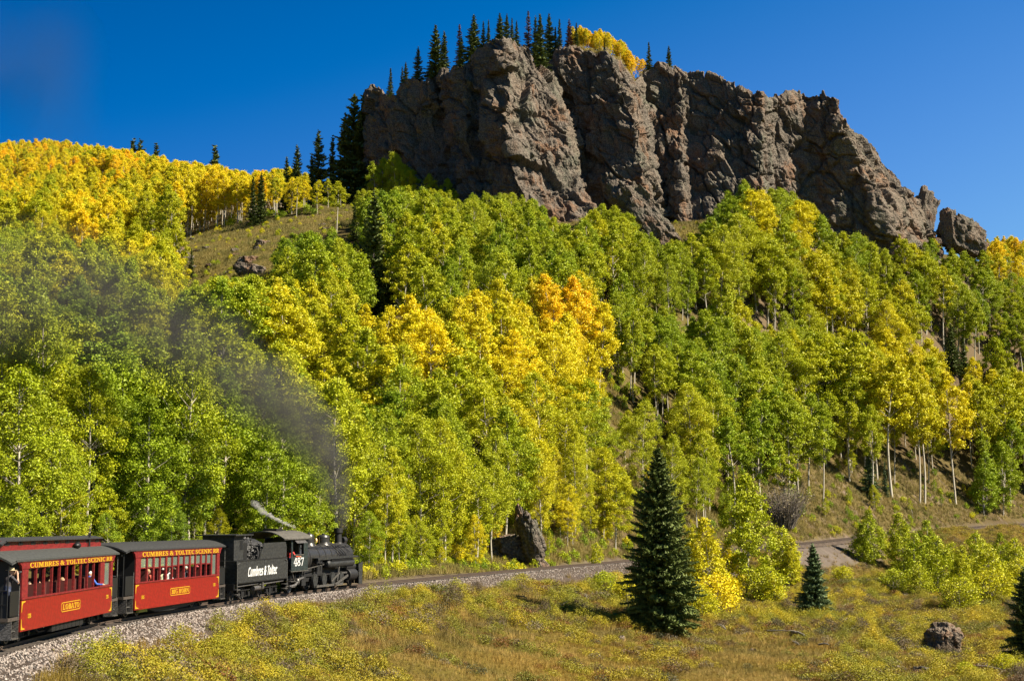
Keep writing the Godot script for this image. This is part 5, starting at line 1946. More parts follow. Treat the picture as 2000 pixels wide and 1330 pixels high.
func aspen(sd: int, H: float, low: float, R: float, leaves: int, size: float, stems := 1) -> Array:
	var r := RandomNumberGenerator.new()
	r.seed = sd
	var tk := MB.new()
	var lb := LB.new()
	var lumps := []                                   # centre, radius, tone
	var belly := r.randf_range(0.25, 0.55)             # where the crown is widest
	var lopsided := Vector3(r.randf_range(-1, 1), 0, r.randf_range(-1, 1)) * 0.22 * R
	for st in stems:
		var hh := H * (1.0 if st == 0 else r.randf_range(0.68, 0.95))
		var lean := Vector3(r.randf_range(-0.05, 0.05), 0, r.randf_range(-0.05, 0.05)) * hh
		var foot := Vector3.ZERO if st == 0 else Vector3(r.randf_range(-0.9, 0.9), 0, r.randf_range(-0.9, 0.9)) * minf(1.0, H / 7.0)
		var pts := []
		var rad := []
		var rr := 0.0085 * hh + 0.02
		for k in 9:
			var t := k / 8.0
			pts.append(foot + Vector3(0, -0.5 + (hh * 0.96 + 0.5) * t, 0) + lean * t * t + Vector3(sin(t * 5.0 + sd) * 0.014, 0, cos(t * 4.0 + sd) * 0.014) * hh)
			rad.append(rr * pow(1.0 - t * 0.93, 0.85))
		tk.col = Color(0.40, 0.36, 0.28)
		tk.tube(pts, rad, 7, false)
		for k in int(hh * 1.1):                         # dark scars on the pale bark
			var t := r.randf_range(0.06, 0.8)
			var q := t * 8.0
			var c: Vector3 = pts[int(q)].lerp(pts[int(q) + 1], q - int(q))
			var rw: float = lerpf(rad[int(q)], rad[int(q) + 1], q - int(q))
			tk.col = Color(0.05, 0.04, 0.03)
			tk.ball(c + Vector3(r.randf_range(-1, 1), 0, r.randf_range(-1, 1)).normalized() * rw * 0.7, Vector3(rw * 0.45, r.randf_range(0.03, 0.10), rw * 0.45), 5, 3)
		var crown_h := hh * (1.0 - low)
		var n := int(crown_h * R * (2.55 if H > 9.0 else 4.0)) + (9 if H > 9.0 else 30)
		for k in n:
			var ct := pow((k + r.randf()) / n, 0.9)
			var prof := sin(PI * 0.5 * (ct / belly)) * 0.55 + 0.45 if ct < belly else cos(PI * 0.5 * (ct - belly) / (1.0 - belly)) * 0.9 + 0.1
			var a := k * 2.39996 + r.randf_range(-0.6, 0.6)
			var t := low + (1.0 - low) * ct
			var q := t * 7.9
			var root: Vector3 = pts[int(q)].lerp(pts[mini(8, int(q) + 1)], q - int(q))
			var reach := R * prof * lerpf(0.22, 1.0, sqrt(r.randf()))
			var c := root + Vector3(cos(a), r.randf_range(0.1, 0.5), sin(a)) * reach + lopsided * prof
			lumps.append([c, (0.14 + R * r.randf_range(0.08, 0.19)) * (0.6 + 0.4 * prof), r.randf_range(0.78, 1.18)])
			if r.randf() < 0.42:
				tk.col = Color(0.26, 0.235, 0.18)
				var from: Vector3 = pts[maxi(0, int(q - 0.7))].lerp(root, 0.6)
				tk.tube([from, from.lerp(c, 0.55) + Vector3(0, -0.06 * reach, 0), c], [0.003 * hh + 0.006, 0.018, 0.006], 4, false)
		lumps.append([pts[8] + Vector3(0, -0.1, 0), R * 0.2, 1.0])
	var total := 0.0
	for l in lumps:
		total += l[1] * l[1]
	for l in lumps:
		for k in int(leaves * l[1] * l[1] / total):
			var d := Vector3(r.randfn(), r.randfn(), r.randfn()).normalized()
			var rad2: float = l[1] * (r.randf_range(0.3, 1.15) if r.randf() < 0.88 else r.randf_range(1.15, 1.9))
			d.y *= 0.78
			var tn: float = l[2]
			leaf(lb, l[0] + d * rad2, size * r.randf_range(0.7, 1.35), r, leaf_tone(r) * tn)
	return [tk.done(), lb.done()]

func tint_of(h: float) -> Color:
	var stops := [Color(0.125, 0.215, 0.013), Color(0.262, 0.345, 0.011), Color(0.45, 0.455, 0.010), Color(0.78, 0.64, 0.012), Color(0.88, 0.54, 0.010)]
	var x := clampf(h, 0.0, 1.0) * 4.0
	var k := mini(3, int(x))
	return stops[k].lerp(stops[k + 1], x - k)

func leaf_mat(c: Color) -> StandardMaterial3D:
	var m := mat(c.linear_to_srgb(), 0.55)
	m.metallic_specular = 0.35
	m.backlight_enabled = true
	m.backlight = Color(0.58, 0.58, 0.58)
	return m

var hue_at := [
	40, 300, 0.70, 150, 300, 0.66, 260, 310, 0.70, 400, 330, 0.70, 500, 350, 0.70, 580, 360, 0.60, 60, 420, 0.56, 180, 420, 0.70, 280, 430, 0.54, 60, 500, 0.40, 160, 520, 0.36, 430, 400, 0.62, 320, 470, 0.50, 640, 330, 0.45, 700, 330, 0.42, 780, 330, 0.40,
	60, 620, 0.34, 200, 640, 0.28, 20, 760, 0.34, 120, 800, 0.28, 250, 780, 0.24, 60, 900, 0.31, 220, 900, 0.27, 330, 900, 0.22, 360, 1010, 0.28, 500, 1000, 0.27, 460, 820, 0.28, 430, 580, 0.32, 480, 640, 0.34, 560, 560, 0.50, 590, 610, 0.52, 640, 590, 0.60, 720, 590, 0.66,
	560, 700, 0.40, 660, 700, 0.44, 740, 660, 0.56, 820, 640, 0.58, 870, 680, 0.60, 800, 760, 0.40, 920, 760, 0.46, 940, 690, 0.56, 1000, 650, 0.64, 1045, 655, 0.66, 1090, 622, 0.90, 1085, 680, 0.72, 1150, 690, 0.66, 1160, 730, 0.66, 1040, 740, 0.56, 1110, 770, 0.50, 1140, 830, 0.44, 900, 860, 0.38, 720, 900, 0.32, 800, 960, 0.42, 950, 940, 0.42, 1080, 900, 0.50, 1190, 960, 0.46, 1250, 860, 0.48,
	590, 500, 0.16, 640, 510, 0.16, 760, 420, 0.30, 830, 470, 0.42, 900, 430, 0.30, 960, 480, 0.34, 870, 560, 0.32, 1050, 420, 0.28, 1000, 540, 0.30, 1090, 520, 0.26, 1210, 470, 0.38, 1230, 560, 0.32, 1300, 560, 0.30, 1330, 660, 0.28, 1250, 680, 0.30, 1430, 400, 0.20, 1480, 430, 0.62, 1520, 400, 0.22, 1560, 430, 0.56, 1620, 470, 0.28, 1700, 490, 0.28,
	1450, 560, 0.30, 1560, 600, 0.36, 1640, 600, 0.52, 1700, 650, 0.60, 1780, 690, 0.62, 1830, 730, 0.55, 1600, 700, 0.40, 1500, 720, 0.32, 1400, 760, 0.28, 1480, 830, 0.34, 1560, 860, 0.30, 1780, 790, 0.56, 1720, 820, 0.44, 1880, 780, 0.56, 1960, 800, 0.46, 1840, 600, 0.30, 1920, 580, 0.30, 1900, 500, 0.34, 1960, 490, 0.62, 1990, 490, 0.68, 1980, 640, 0.32, 1380, 860, 0.46, 1430, 870, 0.30, 1960, 900, 0.30,
]

var canopy := [-100, 283, 0, 280, 100, 274, 200, 286, 280, 300, 360, 318, 420, 325, 480, 340, 520, 335, 560, 330, 600, 345, 640, 350, 690, 352, 700, 374, 760, 372, 800, 365, 850, 368, 880, 378, 930, 382, 980, 374, 1040, 392, 1080, 425, 1120, 452, 1160, 405, 1200, 398, 1240, 428, 1290, 468, 1330, 470, 1380, 445, 1415, 385, 1440, 352, 1500, 352, 1560, 362, 1600, 400, 1640, 440, 1680, 452, 1740, 455, 1790, 468, 1840, 474, 1900, 480, 1940, 470, 1960, 462, 2000, 470, 2100, 470]
var glade_foot := [335, 580, 360, 552, 430, 540, 480, 538, 530, 545, 545, 470, 600, 452, 660, 456, 690, 500]

func hue_of(u: float, v: float) -> float:
	var a := 0.0
	var b := 0.0
	for k in range(0, hue_at.size(), 3):
		var d: float = Vector2(u - hue_at[k], v - hue_at[k + 1]).length_squared() + 120.0
		var w := 1.0 / (d * d)
		a += w * hue_at[k + 2]
		b += w
	return a / b + 0.035

func plant(called: String, label: String, cat: String, pr: Array, at: Vector3, sc: float, turn: float, trunk_m: Material, crown_m: Material, group := "", crown := "crown") -> Node3D:
	var t := thing(called, label, cat, Transform3D(Basis(Vector3.UP, turn).scaled(Vector3.ONE * sc), at), group)
	obj("trunk", pr[0], trunk_m, t)
	obj(crown, pr[1], crown_m, t)
	return t

func make_conifers() -> void:
	bark_m = mat(Color.WHITE, 0.9)
	white_bark_m = mat(Color.WHITE, 0.75)
	needle_m = mat(lin(0.118, 0.150, 0.038), 0.6)
	needle_m.metallic_specular = 0.3
	needle_m.backlight_enabled = true
	needle_m.backlight = Color(0.3, 0.3, 0.3)
	var blue_m := mat(lin(0.115, 0.160, 0.068), 0.6)
	blue_m.metallic_specular = 0.3
	var dead_m := mat(lin(0.20, 0.10, 0.07), 0.8)
	var grey_dead_m := mat(lin(0.17, 0.12, 0.10), 0.8)
	var slim := [conifer(101, 10, 1.8, 0.32, 10, 0.16), conifer(102, 10, 1.55, 0.31, 10, 0.16), conifer(103, 10, 2.2, 0.33, 11, 0.17), conifer(104, 10, 2.8, 0.33, 12, 0.18)]
	var dying := [conifer(111, 10, 1.7, 0.30, 9, 0.16, 0.4), conifer(112, 10, 2.4, 0.30, 11, 0.16, 0.15)]
	var crest := [
		[762, 131, 0, "small dark spruce at the left end of the cliff top"], [785, 128, 1, "thin dark spruce left of a stout pair on the cliff's left shoulder"], [792, 119, 2, "stout dark spruce on the cliff's left shoulder"], [816, 88, 2, "broad dark spruce standing alone on the cliff's left shoulder"],
		[850, 43, 3, "tall broad spruce, left of the tall pair on the cliff top"], [867, 57, 2, "tall spruce right of a broader one on the cliff top's left side"], [897, 42, 10, "red-brown dying spruce on the cliff top's left side"], [901, 68, 2, "green spruce in front of the red-brown dying one"],
		[925, 24, 3, "very broad dark spruce near the cliff's highest rock"], [921, 68, 0, "short spruce at the foot of the very broad one on the cliff"], [944, 38, 1, "narrow spruce right of the very broad one on the cliff"], [954, 36, 1, "narrow spruce just left of the cliff's highest rock"],
		[976, 22, 3, "bushy spruce standing on the cliff's highest rock"], [990, 24, 2, "second bushy spruce on the cliff's highest rock"], [1000, 32, 1, "thin spruce right of the bushy pair on the highest rock"], [1009, 38, 0, "short thin spruce at the right end of the highest rock"],
		[1032, 15, 10, "tallest bare-topped grey-brown dead spruce on the cliff"], [1046, 27, 1, "narrow spruce right of the dead grey-brown one"], [1055, 22, 2, "green spruce between two narrow ones above the notch in the cliff"], [1073, 22, 2, "tall pointed spruce above the notch in the cliff"], [1085, 50, 0, "short spruce beside the tall pointed one above the notch"],
		[1093, 34, 1, "slender dark spruce above the middle buttress"], [1112, 34, 11, "wide brownish spruce next to the golden grove"], [1126, 42, 0, "thin spruce touching the golden grove's left side"], [1181, 80, 2, "small dark spruce in front of the golden grove"],
		[1268, 80, 0, "dark spruce behind a small yellow aspen on the cliff top"], [1307, 87, 2, "last dark spruce on the right of the cliff top"],
	]
	for a in crest:
		var back := 1.6 + 3.0 * absf(n_fine.get_noise_2d(a[0] * 3.0, 1.0))
		var p := cap_point(a[0], back)
		p.y -= 0.7
		var tv := proj(p)
		var H: float = (tv.y - a[1]) * -p.z / F
		var k: int = a[2]
		var pr: Array = slim[k] if k < 10 else dying[k - 10]
		plant("spruce_tree", a[3], "spruce", pr, p, H / 10.0, a[0] * 1.7, bark_m, needle_m if k < 10 else (grey_dead_m if a[0] == 1032 else dead_m), "spruces on the cliff top", "needles")
	var others := [
		[708, 300, 208, 2, "dark spruce hard against the cliff's left wall"], [690, 318, 205, 3, "tallest dark spruce left of the cliff"], [672, 322, 240, 2, "dark spruce in the clump left of the cliff"], [648, 330, 279, 1, "narrow dark spruce at the left edge of the clump by the cliff"], [620, 372, 269, 2, "spruce standing apart on the saddle left of the cliff"], [607, 372, 312, 1, "short spruce beside the saddle spruce"],
		[578, 372, 294, 2, "pointed spruce on the saddle behind golden aspens"], [558, 372, 315, 0, "small spruce left of the pointed one on the saddle"], [258, 322, 290, 1, "first of three small dark spruces on the golden ridge"], [272, 330, 293, 2, "second of three small dark spruces on the golden ridge"], [303, 345, 300, 1, "third of three small dark spruces on the golden ridge"],
		[418, 352, 308, 2, "dark spruce poking above the golden ridge line"], [408, 392, 328, 3, "broad dark spruce below the ridge line among golden aspens"], [325, 422, 355, 3, "dark spruce in the middle of the golden slope"], [365, 400, 358, 1, "small dark spruce right of the one in mid golden slope"], [492, 440, 350, 1, "narrow dark spruce left of the pair behind aspens above the clearing"], [508, 440, 344, 2, "dark spruce right of the pair behind aspens above the clearing"],
		[372, 548, 490, 0, "small spruce beside the reddish pointed rock"], [728, 612, 395, 2, "tall dark spruce at the right side of the grassy clearing"], [712, 600, 440, 1, "spruce at the left of the dark cluster right of the clearing"], [768, 618, 470, 1, "dark spruce at the right of the cluster below the cliff"], [692, 470, 405, 2, "dark spruce in shade between clearing and cliff"],
		[800, 668, 562, 1, "small spruce below the dark cluster, behind golden crowns"], [945, 668, 540, 2, "dark spruce half hidden among green aspens in mid slope"], [1262, 700, 600, 0, "small spruce hidden among green aspens below the leaning slab"], [1862, 760, 640, 3, "large dark spruce among aspens on the right slope"], [1885, 760, 660, 2, "spruce beside the large dark one on the right slope"],
		[1700, 975, 880, 3, "bushy spruce in shade among the white trunks"], [1730, 968, 900, 1, "small spruce in shade right of the bushy one"], [1395, 880, 800, 0, "young spruce in the gully under the aspens"],
		[440, 1062, 948, 3, "blue-green spruce among aspens behind the tender"], [25, 1075, 930, 2, "dark spruce at the left edge behind the first car"], [205, 1075, 985, 0, "small dark spruce behind the first car"], [870, 1060, 985, 0, "young spruce in shade behind the track"],
	]
	for a in others:
		var p := hit(a[0], a[1], 84.0 if a[1] > 900 else 200.0)
		if a[0] >= 550 and a[0] < 720 and a[1] < 375:
			p = P(a[0], a[1] + 20, 345)
			p.y = ground(p.x, 345)
		var H: float = (proj(p).y - a[2]) * -p.z / F
		if a[1] < 770:
			spruce_spots.append(Vector2(a[0], -p.z))
			H *= 1.12
		plant("spruce_tree", a[4], "spruce", slim[a[3]], p - Vector3(0, 0.3, 0), H / 10.0, a[0] * 1.3, bark_m, blue_m if a[1] > 900 else needle_m, "spruces on the hillside", "needles")
	# the big one in the meadow, a smaller one and the edge of a third
	var big := conifer(131, 13.2, 3.3, 0.21, 21, 0.14, 0.0, 0.68)
	var bp := hit(1290, 1238, 84.0)
	var bh := (proj(bp).y - 885.0) * -bp.z / F
	plant("spruce_tree", "big dense dark spruce standing in the meadow in front of the track", "spruce", big, bp, bh / 13.2, 0.4, bark_m, needle_m, "", "needles")
	var mid := conifer(132, 5.6, 2.0, 0.16, 14, 0.10)
	var mp := hit(1592, 1206, 90.0)
	plant("spruce_tree", "small bright green spruce in the meadow right of the big one", "spruce", mid, mp, (1206.0 - 1072.0) * -mp.z / F / 5.6, 1.1, bark_m, blue_m, "", "needles")
	var ep := hit(2012, 1300, 84.0)
	plant("spruce_tree", "dark spruce cut off by the right edge of the view", "spruce", mid, ep, (1300.0 - 1120.0) * -ep.z / F / 5.6, 2.1, bark_m, needle_m, "", "needles")
	# bare grey snag
	var sn := MB.new()
	sn.col = Color(0.16, 0.14, 0.12)
	sn.tube([Vector3(0, -0.5, 0), Vector3(0.1, 5, 0), Vector3(0, 9, 0.1), Vector3(0.05, 12, 0)], [0.2, 0.15, 0.09, 0.02], 8)
	for k in 46:
		var h := 2.0 + k * 0.21
		var a := k * 2.4
		var L := 1.9 * pow(1.0 - h / 12.6, 0.6) * rng.randf_range(0.5, 1.1)
		var o := Vector3(cos(a), 0, sin(a))
		sn.tube([Vector3(0, h, 0), Vector3(0, h - 0.05, 0) + o * L * 0.6, Vector3(0, h - 0.3, 0) + o * L], [0.035, 0.022, 0.006], 4, false)
	var so := obj("dead_tree", sn.done(), bark_m)
	var sp := hit(288, 610, 150.0)
	so.transform = Transform3D(Basis().scaled(Vector3.ONE * ((610.0 - 468.0) * -sp.z / F / 12.0)), sp)
	tag(so, "bare grey dead tree with drooping branches left of the clearing", "dead tree")

var spruce_spots := []

func make_forest() -> void:
	var low := [aspen(201, 14, 0.22, 2.9, 20000, 0.132), aspen(202, 14, 0.28, 2.5, 17000, 0.132), aspen(203, 14, 0.16, 3.2, 22500, 0.132), aspen(204, 14, 0.34, 2.7, 17000, 0.132)]
	var tall := [aspen(211, 14, 0.46, 2.4, 13500, 0.165), aspen(212, 14, 0.40, 2.8, 16000, 0.165), aspen(213, 14, 0.52, 2.2, 11000, 0.165), aspen(214, 14, 0.44, 2.6, 14000, 0.165), aspen(215, 14, 0.36, 2.3, 13500, 0.165)]
	var protos := low + tall
	var list := []
	var zd := 78.0
	while zd < 735.0:
		var sp := 3.75 if zd < 330.0 else 4.1
		var half := zd * 0.337 * 1.06 + 7.0
		var x := -half
		while x < half:
			var px := x + rng.randf_range(-0.45, 0.45) * sp
			var pz := zd + rng.randf_range(-0.45, 0.45) * sp
			var roll := rng.randf()
			var roll2 := rng.randf()
			var roll3 := rng.randf()
			x += sp
			var t := track_near(px, pz)
			if t.x > -4.6 and pz < 400.0:
				continue
			var y := ground(px, pz)
			var q := proj(Vector3(px, y, -pz))
			if q.x < -90.0 or q.x > 2090.0:
				continue
			if q.x > 712.0 and q.x < 1815.0 and pz > cliff_z(q.x, 430.0) - 4.0:
				continue
			if q.x >= 600.0 and q.x <= 712.0 and pz > 380.0 or q.x >= 1815.0 and pz > 395.0:
				continue
			if inside(q.x, q.y, glade) or inside(q.x, q.y, apron):
				continue
			var in_open := inside(q.x, q.y, slope_open)
			if inside(q.x, q.y, gully) and roll > 0.16 or in_open and roll > 0.30:
				continue
			if n_big.get_noise_2d(px * 1.3, pz * 1.3) < -0.42 and roll < 0.7:
				continue
			var edge := t.x > -15.0 and pz < 230.0
			var H := 14.0 + 3.2 * n_big.get_noise_2d(px + 200.0, pz) + rng.randf_range(-3.4, 2.6)
			if q.x > 1380.0 and pz < 320.0:
				H += 2.6
			if pz > 330.0:
				H -= 1.6
			if edge:
				H -= rng.randf_range(0.0, 5.0) * smoothstep(-15.0, -5.0, t.x)
			if in_open:
				H = rng.randf_range(13.0, 18.0)
			var hides := false
			for w in spruce_spots:
				if absf(q.x - w.x) < (9.0 if pz > 400.0 else (22.0 if w.x > 700.0 and w.x < 780.0 else 15.0)) and pz < w.y + 2.0 and pz > w.y - (60.0 if pz > 330.0 else (48.0 if w.x > 700.0 and w.x < 780.0 else 34.0)):
					hides = true
			if hides:
				continue
			var crown_v := proj(Vector3(px, y + H, -pz)).y
			var lim := lerp_list(canopy, q.x) if not (q.x > 690.0 and q.x < 900.0 and pz > 309.0) else lerp_list([690, 300, 740, 282, 800, 300, 840, 325, 880, 350, 900, 378], q.x)
			if q.x > 335.0 and q.x < 695.0 and q.y > lerp_list(glade_foot, q.x) and pz < 300.0:
				lim = maxf(lim, lerp_list(glade_foot, q.x))
			if q.x > 1168.0 and q.x < 1236.0 and q.y > 815.0:
				lim = maxf(lim, 805.0)
			lim += rng.randf_range(-8.0, 14.0)
			if crown_v < lim:
				var f := (q.y - lim) / (q.y - crown_v)
				if f < 0.36:
					continue
				H *= f
			var k := int(roll2 * 4.0) if edge and not in_open else 4 + int(roll2 * 5.0)
			if roll3 < 0.22 and not in_open:
				k = int(roll2 * 4.0)
			var top := proj(Vector3(px, y + H * 0.7, -pz))
			var hu := hue_of(top.x, top.y) + 0.16 * n_hue.get_noise_2d(px * 0.9, pz * 0.9) + rng.randfn() * (0.065 if pz < 330.0 else 0.11)
			list.append([Vector3(px, y - 0.1, -pz), H / 14.0, rng.randf() * TAU, k, hu, top.x, top.y, H / pz])
		zd += sp
	for a in [[1603, 893, 640, 6], [1618, 895, 650, 4], [1662, 922, 640, 6], [1641, 900, 660, 7], [1576, 884, 655, 6], [1741, 977, 690, 6], [1797, 990, 720, 4], [1806, 987, 735, 6], [1866, 986, 720, 7], [1712, 940, 680, 4], [1690, 915, 655, 6], [1480, 890, 700, 7], [1925, 985, 740, 6], [1965, 965, 730, 4]]:
		var p := hit(a[0], a[1], 200.0)
		var H: float = (proj(p).y - a[2]) * -p.z / F
		var tv: float = a[2] + 60.0
		list.append([p, H / 14.0, a[0] * 1.9, a[3], hue_of(a[0], tv) + rng.randfn() * 0.04, float(a[0]), tv, H / -p.z + 0.01])
	# young growth filling the forest's edge down to the ground behind the train
	for k in 130:
		var s := rng.randf_range(-30.0, 118.0)
		var fr := track_frame(s)
		var p := fr.origin - fr.basis.z * rng.randf_range(4.2, 11.0)
		p.y = ground(p.x, -p.z) - 0.1
		var q := proj(p)
		if inside(q.x, q.y, gully) or q.x < -60.0 or q.x > 990.0 and q.x < 1060.0:
			continue
		var H := rng.randf_range(2.0, 6.0)
		list.append([p, H / 14.0, rng.randf() * TAU, int(rng.randf() * 4.0), hue_of(q.x, q.y - 60.0) + rng.randfn() * 0.12, q.x, q.y - 60.0, H / -p.z])
	# saplings on the open banks above the track
	for k in 900:
		var z := rng.randf_range(150.0, 290.0)
		var x := rng.randf_range(0.02, 0.345) * z
		var t := track_near(x, z)
		if t.x > -3.6:
			continue
		var p := Vector3(x, ground(x, z) - 0.1, -z)
		var q := proj(p)
		if not (inside(q.x, q.y, gully) or inside(q.x, q.y, slope_open)) or rng.randf() > 0.33:
			continue
		var H := rng.randf_range(1.6, 5.0)
		list.append([p, H / 14.0, rng.randf() * TAU, int(rng.randf() * 4.0), rng.randf_range(0.2, 0.68), q.x, q.y - 40.0, 0.0])
	# golden trees on the cliff top
	for k in 130:
		var u := rng.randf_range(1118.0, 1262.0)
		var bk := rng.randf_range(5.0, 26.0)
		if u > 1232.0 and rng.randf() < 0.75:
			continue
		var p := cap_point(u, bk)
		var H := rng.randf_range(3.4, 5.8)
		list.append([p - Vector3(0, 0.3, 0), H / 14.0, rng.randf() * TAU, int(rng.randf() * 9.0), rng.randf_range(0.62, 0.95), u, proj(p).y - 20.0, 0.0])
	for a in list:
		a.append(rng.randf_range(0.78, 1.2))
	list.sort_custom(func(a, b): return a[7] > b[7])
	print("aspens ", list.size())
	var mats := []
	for k in 13:
		mats.append(leaf_mat(tint_of(k / 12.0)))
	var singles := 0
	var rest := []
	var used := {}
	for a in list:
		var shown: bool = a[5] > -15.0 and a[5] < 2015.0
		if singles < 296 and shown and a[7] > 0.0:
			singles += 1
			var lv := clampi(roundi(a[4] * 12.0), 0, 12)
			var hue_word: String = ["dark green", "dark green", "green", "green", "fresh green", "yellow-green", "yellow-green", "yellowing", "yellow", "yellow", "golden", "golden", "orange-gold"][lv]
			var size_word: String = "tall" if a[1] > 1.12 else ("middling" if a[1] > 0.9 else "short")
			var form: String = ["bushy", "slim bushy", "broad bushy", "leafy"][a[3]] if a[3] < 4 else ["high-crowned", "broad high-crowned", "slim bare-stemmed", "bare-stemmed", "upright"][a[3] - 4]
			var lab := "%s %s %s aspen %s" % [size_word, form, hue_word, where_is(a[5], proj(a[0]).y)]
			if used.has(lab):
				used[lab] += 1
				var nth: int = used[lab]
				if nth <= 9:
					lab += ", %s" % ["", "", "second", "third", "fourth", "fifth", "sixth", "seventh", "eighth", "ninth"][nth]
			else:
				used[lab] = 1
			plant("aspen_tree", lab, "aspen", protos[a[3]], a[0], a[1], a[2], white_bark_m, mats[lv], "aspens on the slope behind the railway").scale = Vector3(a[8], 1.0, a[8]) * a[1]
		else:
			rest.append(a)
	var forest := thing("aspen_forest", "green and golden aspen forest covering the hillside and the far ridge", "forest", Transform3D())
	forest.set_meta("kind", "stuff")
	var white := leaf_mat(Color.WHITE)
	for k in protos.size():
		var where := []
		var c1 := PackedColorArray()
		var c2 := PackedColorArray()
		for a in rest:
			if a[3] == k:
				where.append(Transform3D(Basis(Vector3.UP, a[2]).scaled(Vector3(a[8], 1.0, a[8]) * a[1]), a[0]))
				c1.append(tint_of(a[4]))
				c2.append(Color.WHITE)
		scatter("crowns", protos[k][1], white, where, c1, forest)
		scatter("trunks", protos[k][0], white_bark_m, where, c2, forest)
	# undergrowth at the forest's edge and in the gaps
	var bush := [aspen(231, 2.0, 0.05, 0.9, 900, 0.16, 3), aspen(232, 1.6, 0.05, 1.0, 900, 0.16, 4)]
	var wb := [[], []]
	var cb := [PackedColorArray(), PackedColorArray()]
	for k in 10500:
		var z := rng.randf_range(82.0, 330.0)
		var x := rng.randf_range(-1.0, 1.0) * (z * 0.345)
		var t := track_near(x, z)
		if t.x > -2.9:
			continue
		var near := t.x > -8.0
		if not near and rng.randf() > 0.45:
			continue
		var y := ground(x, z)
		var q := proj(Vector3(x, y, -z))
		if q.x > 712.0 and q.x < 1815.0 and z > cliff_z(q.x, 430.0) - 2.0:
			continue
		var open := inside(q.x, q.y, glade) or inside(q.x, q.y, apron)
		if open and rng.randf() > 0.9 or inside(q.x, q.y, slope_open) and rng.randf() > 0.8:
			continue
		var which := k % 2
		var sc := rng.randf_range(0.35, 1.0) * (0.6 if open else 1.0) * (0.7 if near else 1.0)
		wb[which].append(Transform3D(Basis(Vector3.UP, rng.randf() * TAU).scaled(Vector3.ONE * sc), Vector3(x, y, -z)))
		var h := rng.randf_range(0.12, 0.55) + (0.12 if open else 0.0) if not near else rng.randf_range(0.1, 0.62)
		cb[which].append(tint_of(h))
	var under := thing("undergrowth", "low bushes and saplings under and along the edge of the aspens", "undergrowth", Transform3D())
	under.set_meta("kind", "stuff")
	for k in 2:
		scatter("bush_leaves", bush[k][1], white, wb[k], cb[k], under)

func where_is(u: float, v: float) -> String:
	var marks := [
		[30, 1070, "behind the left end of the first red car"], [130, 1070, "behind the middle of the first red car"], [225, 1070, "behind the gap between the two red cars"], [300, 1070, "behind the left half of the second red car"], [390, 1075, "behind the right half of the second red car"],
		[450, 1080, "behind the back of the tender"], [520, 1085, "behind the coal heap"], [580, 1090, "behind the engine cab"], [635, 1095, "behind the sand dome"], [680, 1098, "behind the smoking stack"], [735, 1100, "just ahead of the snow plough"], [800, 1095, "by the open track ahead of the engine"], [870, 1090, "left of the grey rock fin"],
		[960, 1085, "behind the rubbly outcrop"], [1045, 1070, "around the grey rock fin"], [1110, 1065, "right of the grey rock fin"], [1180, 1055, "where the track passes behind the big spruce"], [1260, 1030, "behind the big spruce"], [1340, 1010, "in the gully right of the big spruce"], [1420, 980, "above the grey twiggy bush's left side"],
		[1500, 960, "behind the grey twiggy bush"], [1580, 930, "at the left of the shaded bank"], [1660, 930, "in the middle of the shaded bank"], [1750, 950, "above the right thicket"], [1850, 960, "over the far track"], [1950, 960, "at the right edge over the far track"],
		[100, 980, "up-slope of the first red car"], [300, 960, "up-slope of the second red car"], [460, 980, "up-slope of the tender"], [600, 980, "under the smoke plume"], [720, 980, "right of the smoke plume"], [850, 960, "in the middle of the front stand"], [980, 940, "at the right of the front stand"], [1120, 940, "below the orange-gold crowns"], [1200, 900, "at the gully's left side"],
		[1420, 850, "at the gully's right side"], [1520, 800, "above the twiggy bush"], [1620, 830, "among the white trunks"], [1750, 830, "in the yellow stand on the right"], [1900, 850, "below the large right-hand spruce"],
	]
	var best := ""
	var bd := 1e9
	for m in marks:
		var d: float = Vector2(u - m[0], (v - m[1]) * 1.2).length()
		if d < bd:
			bd = d
			best = m[2]
	return best

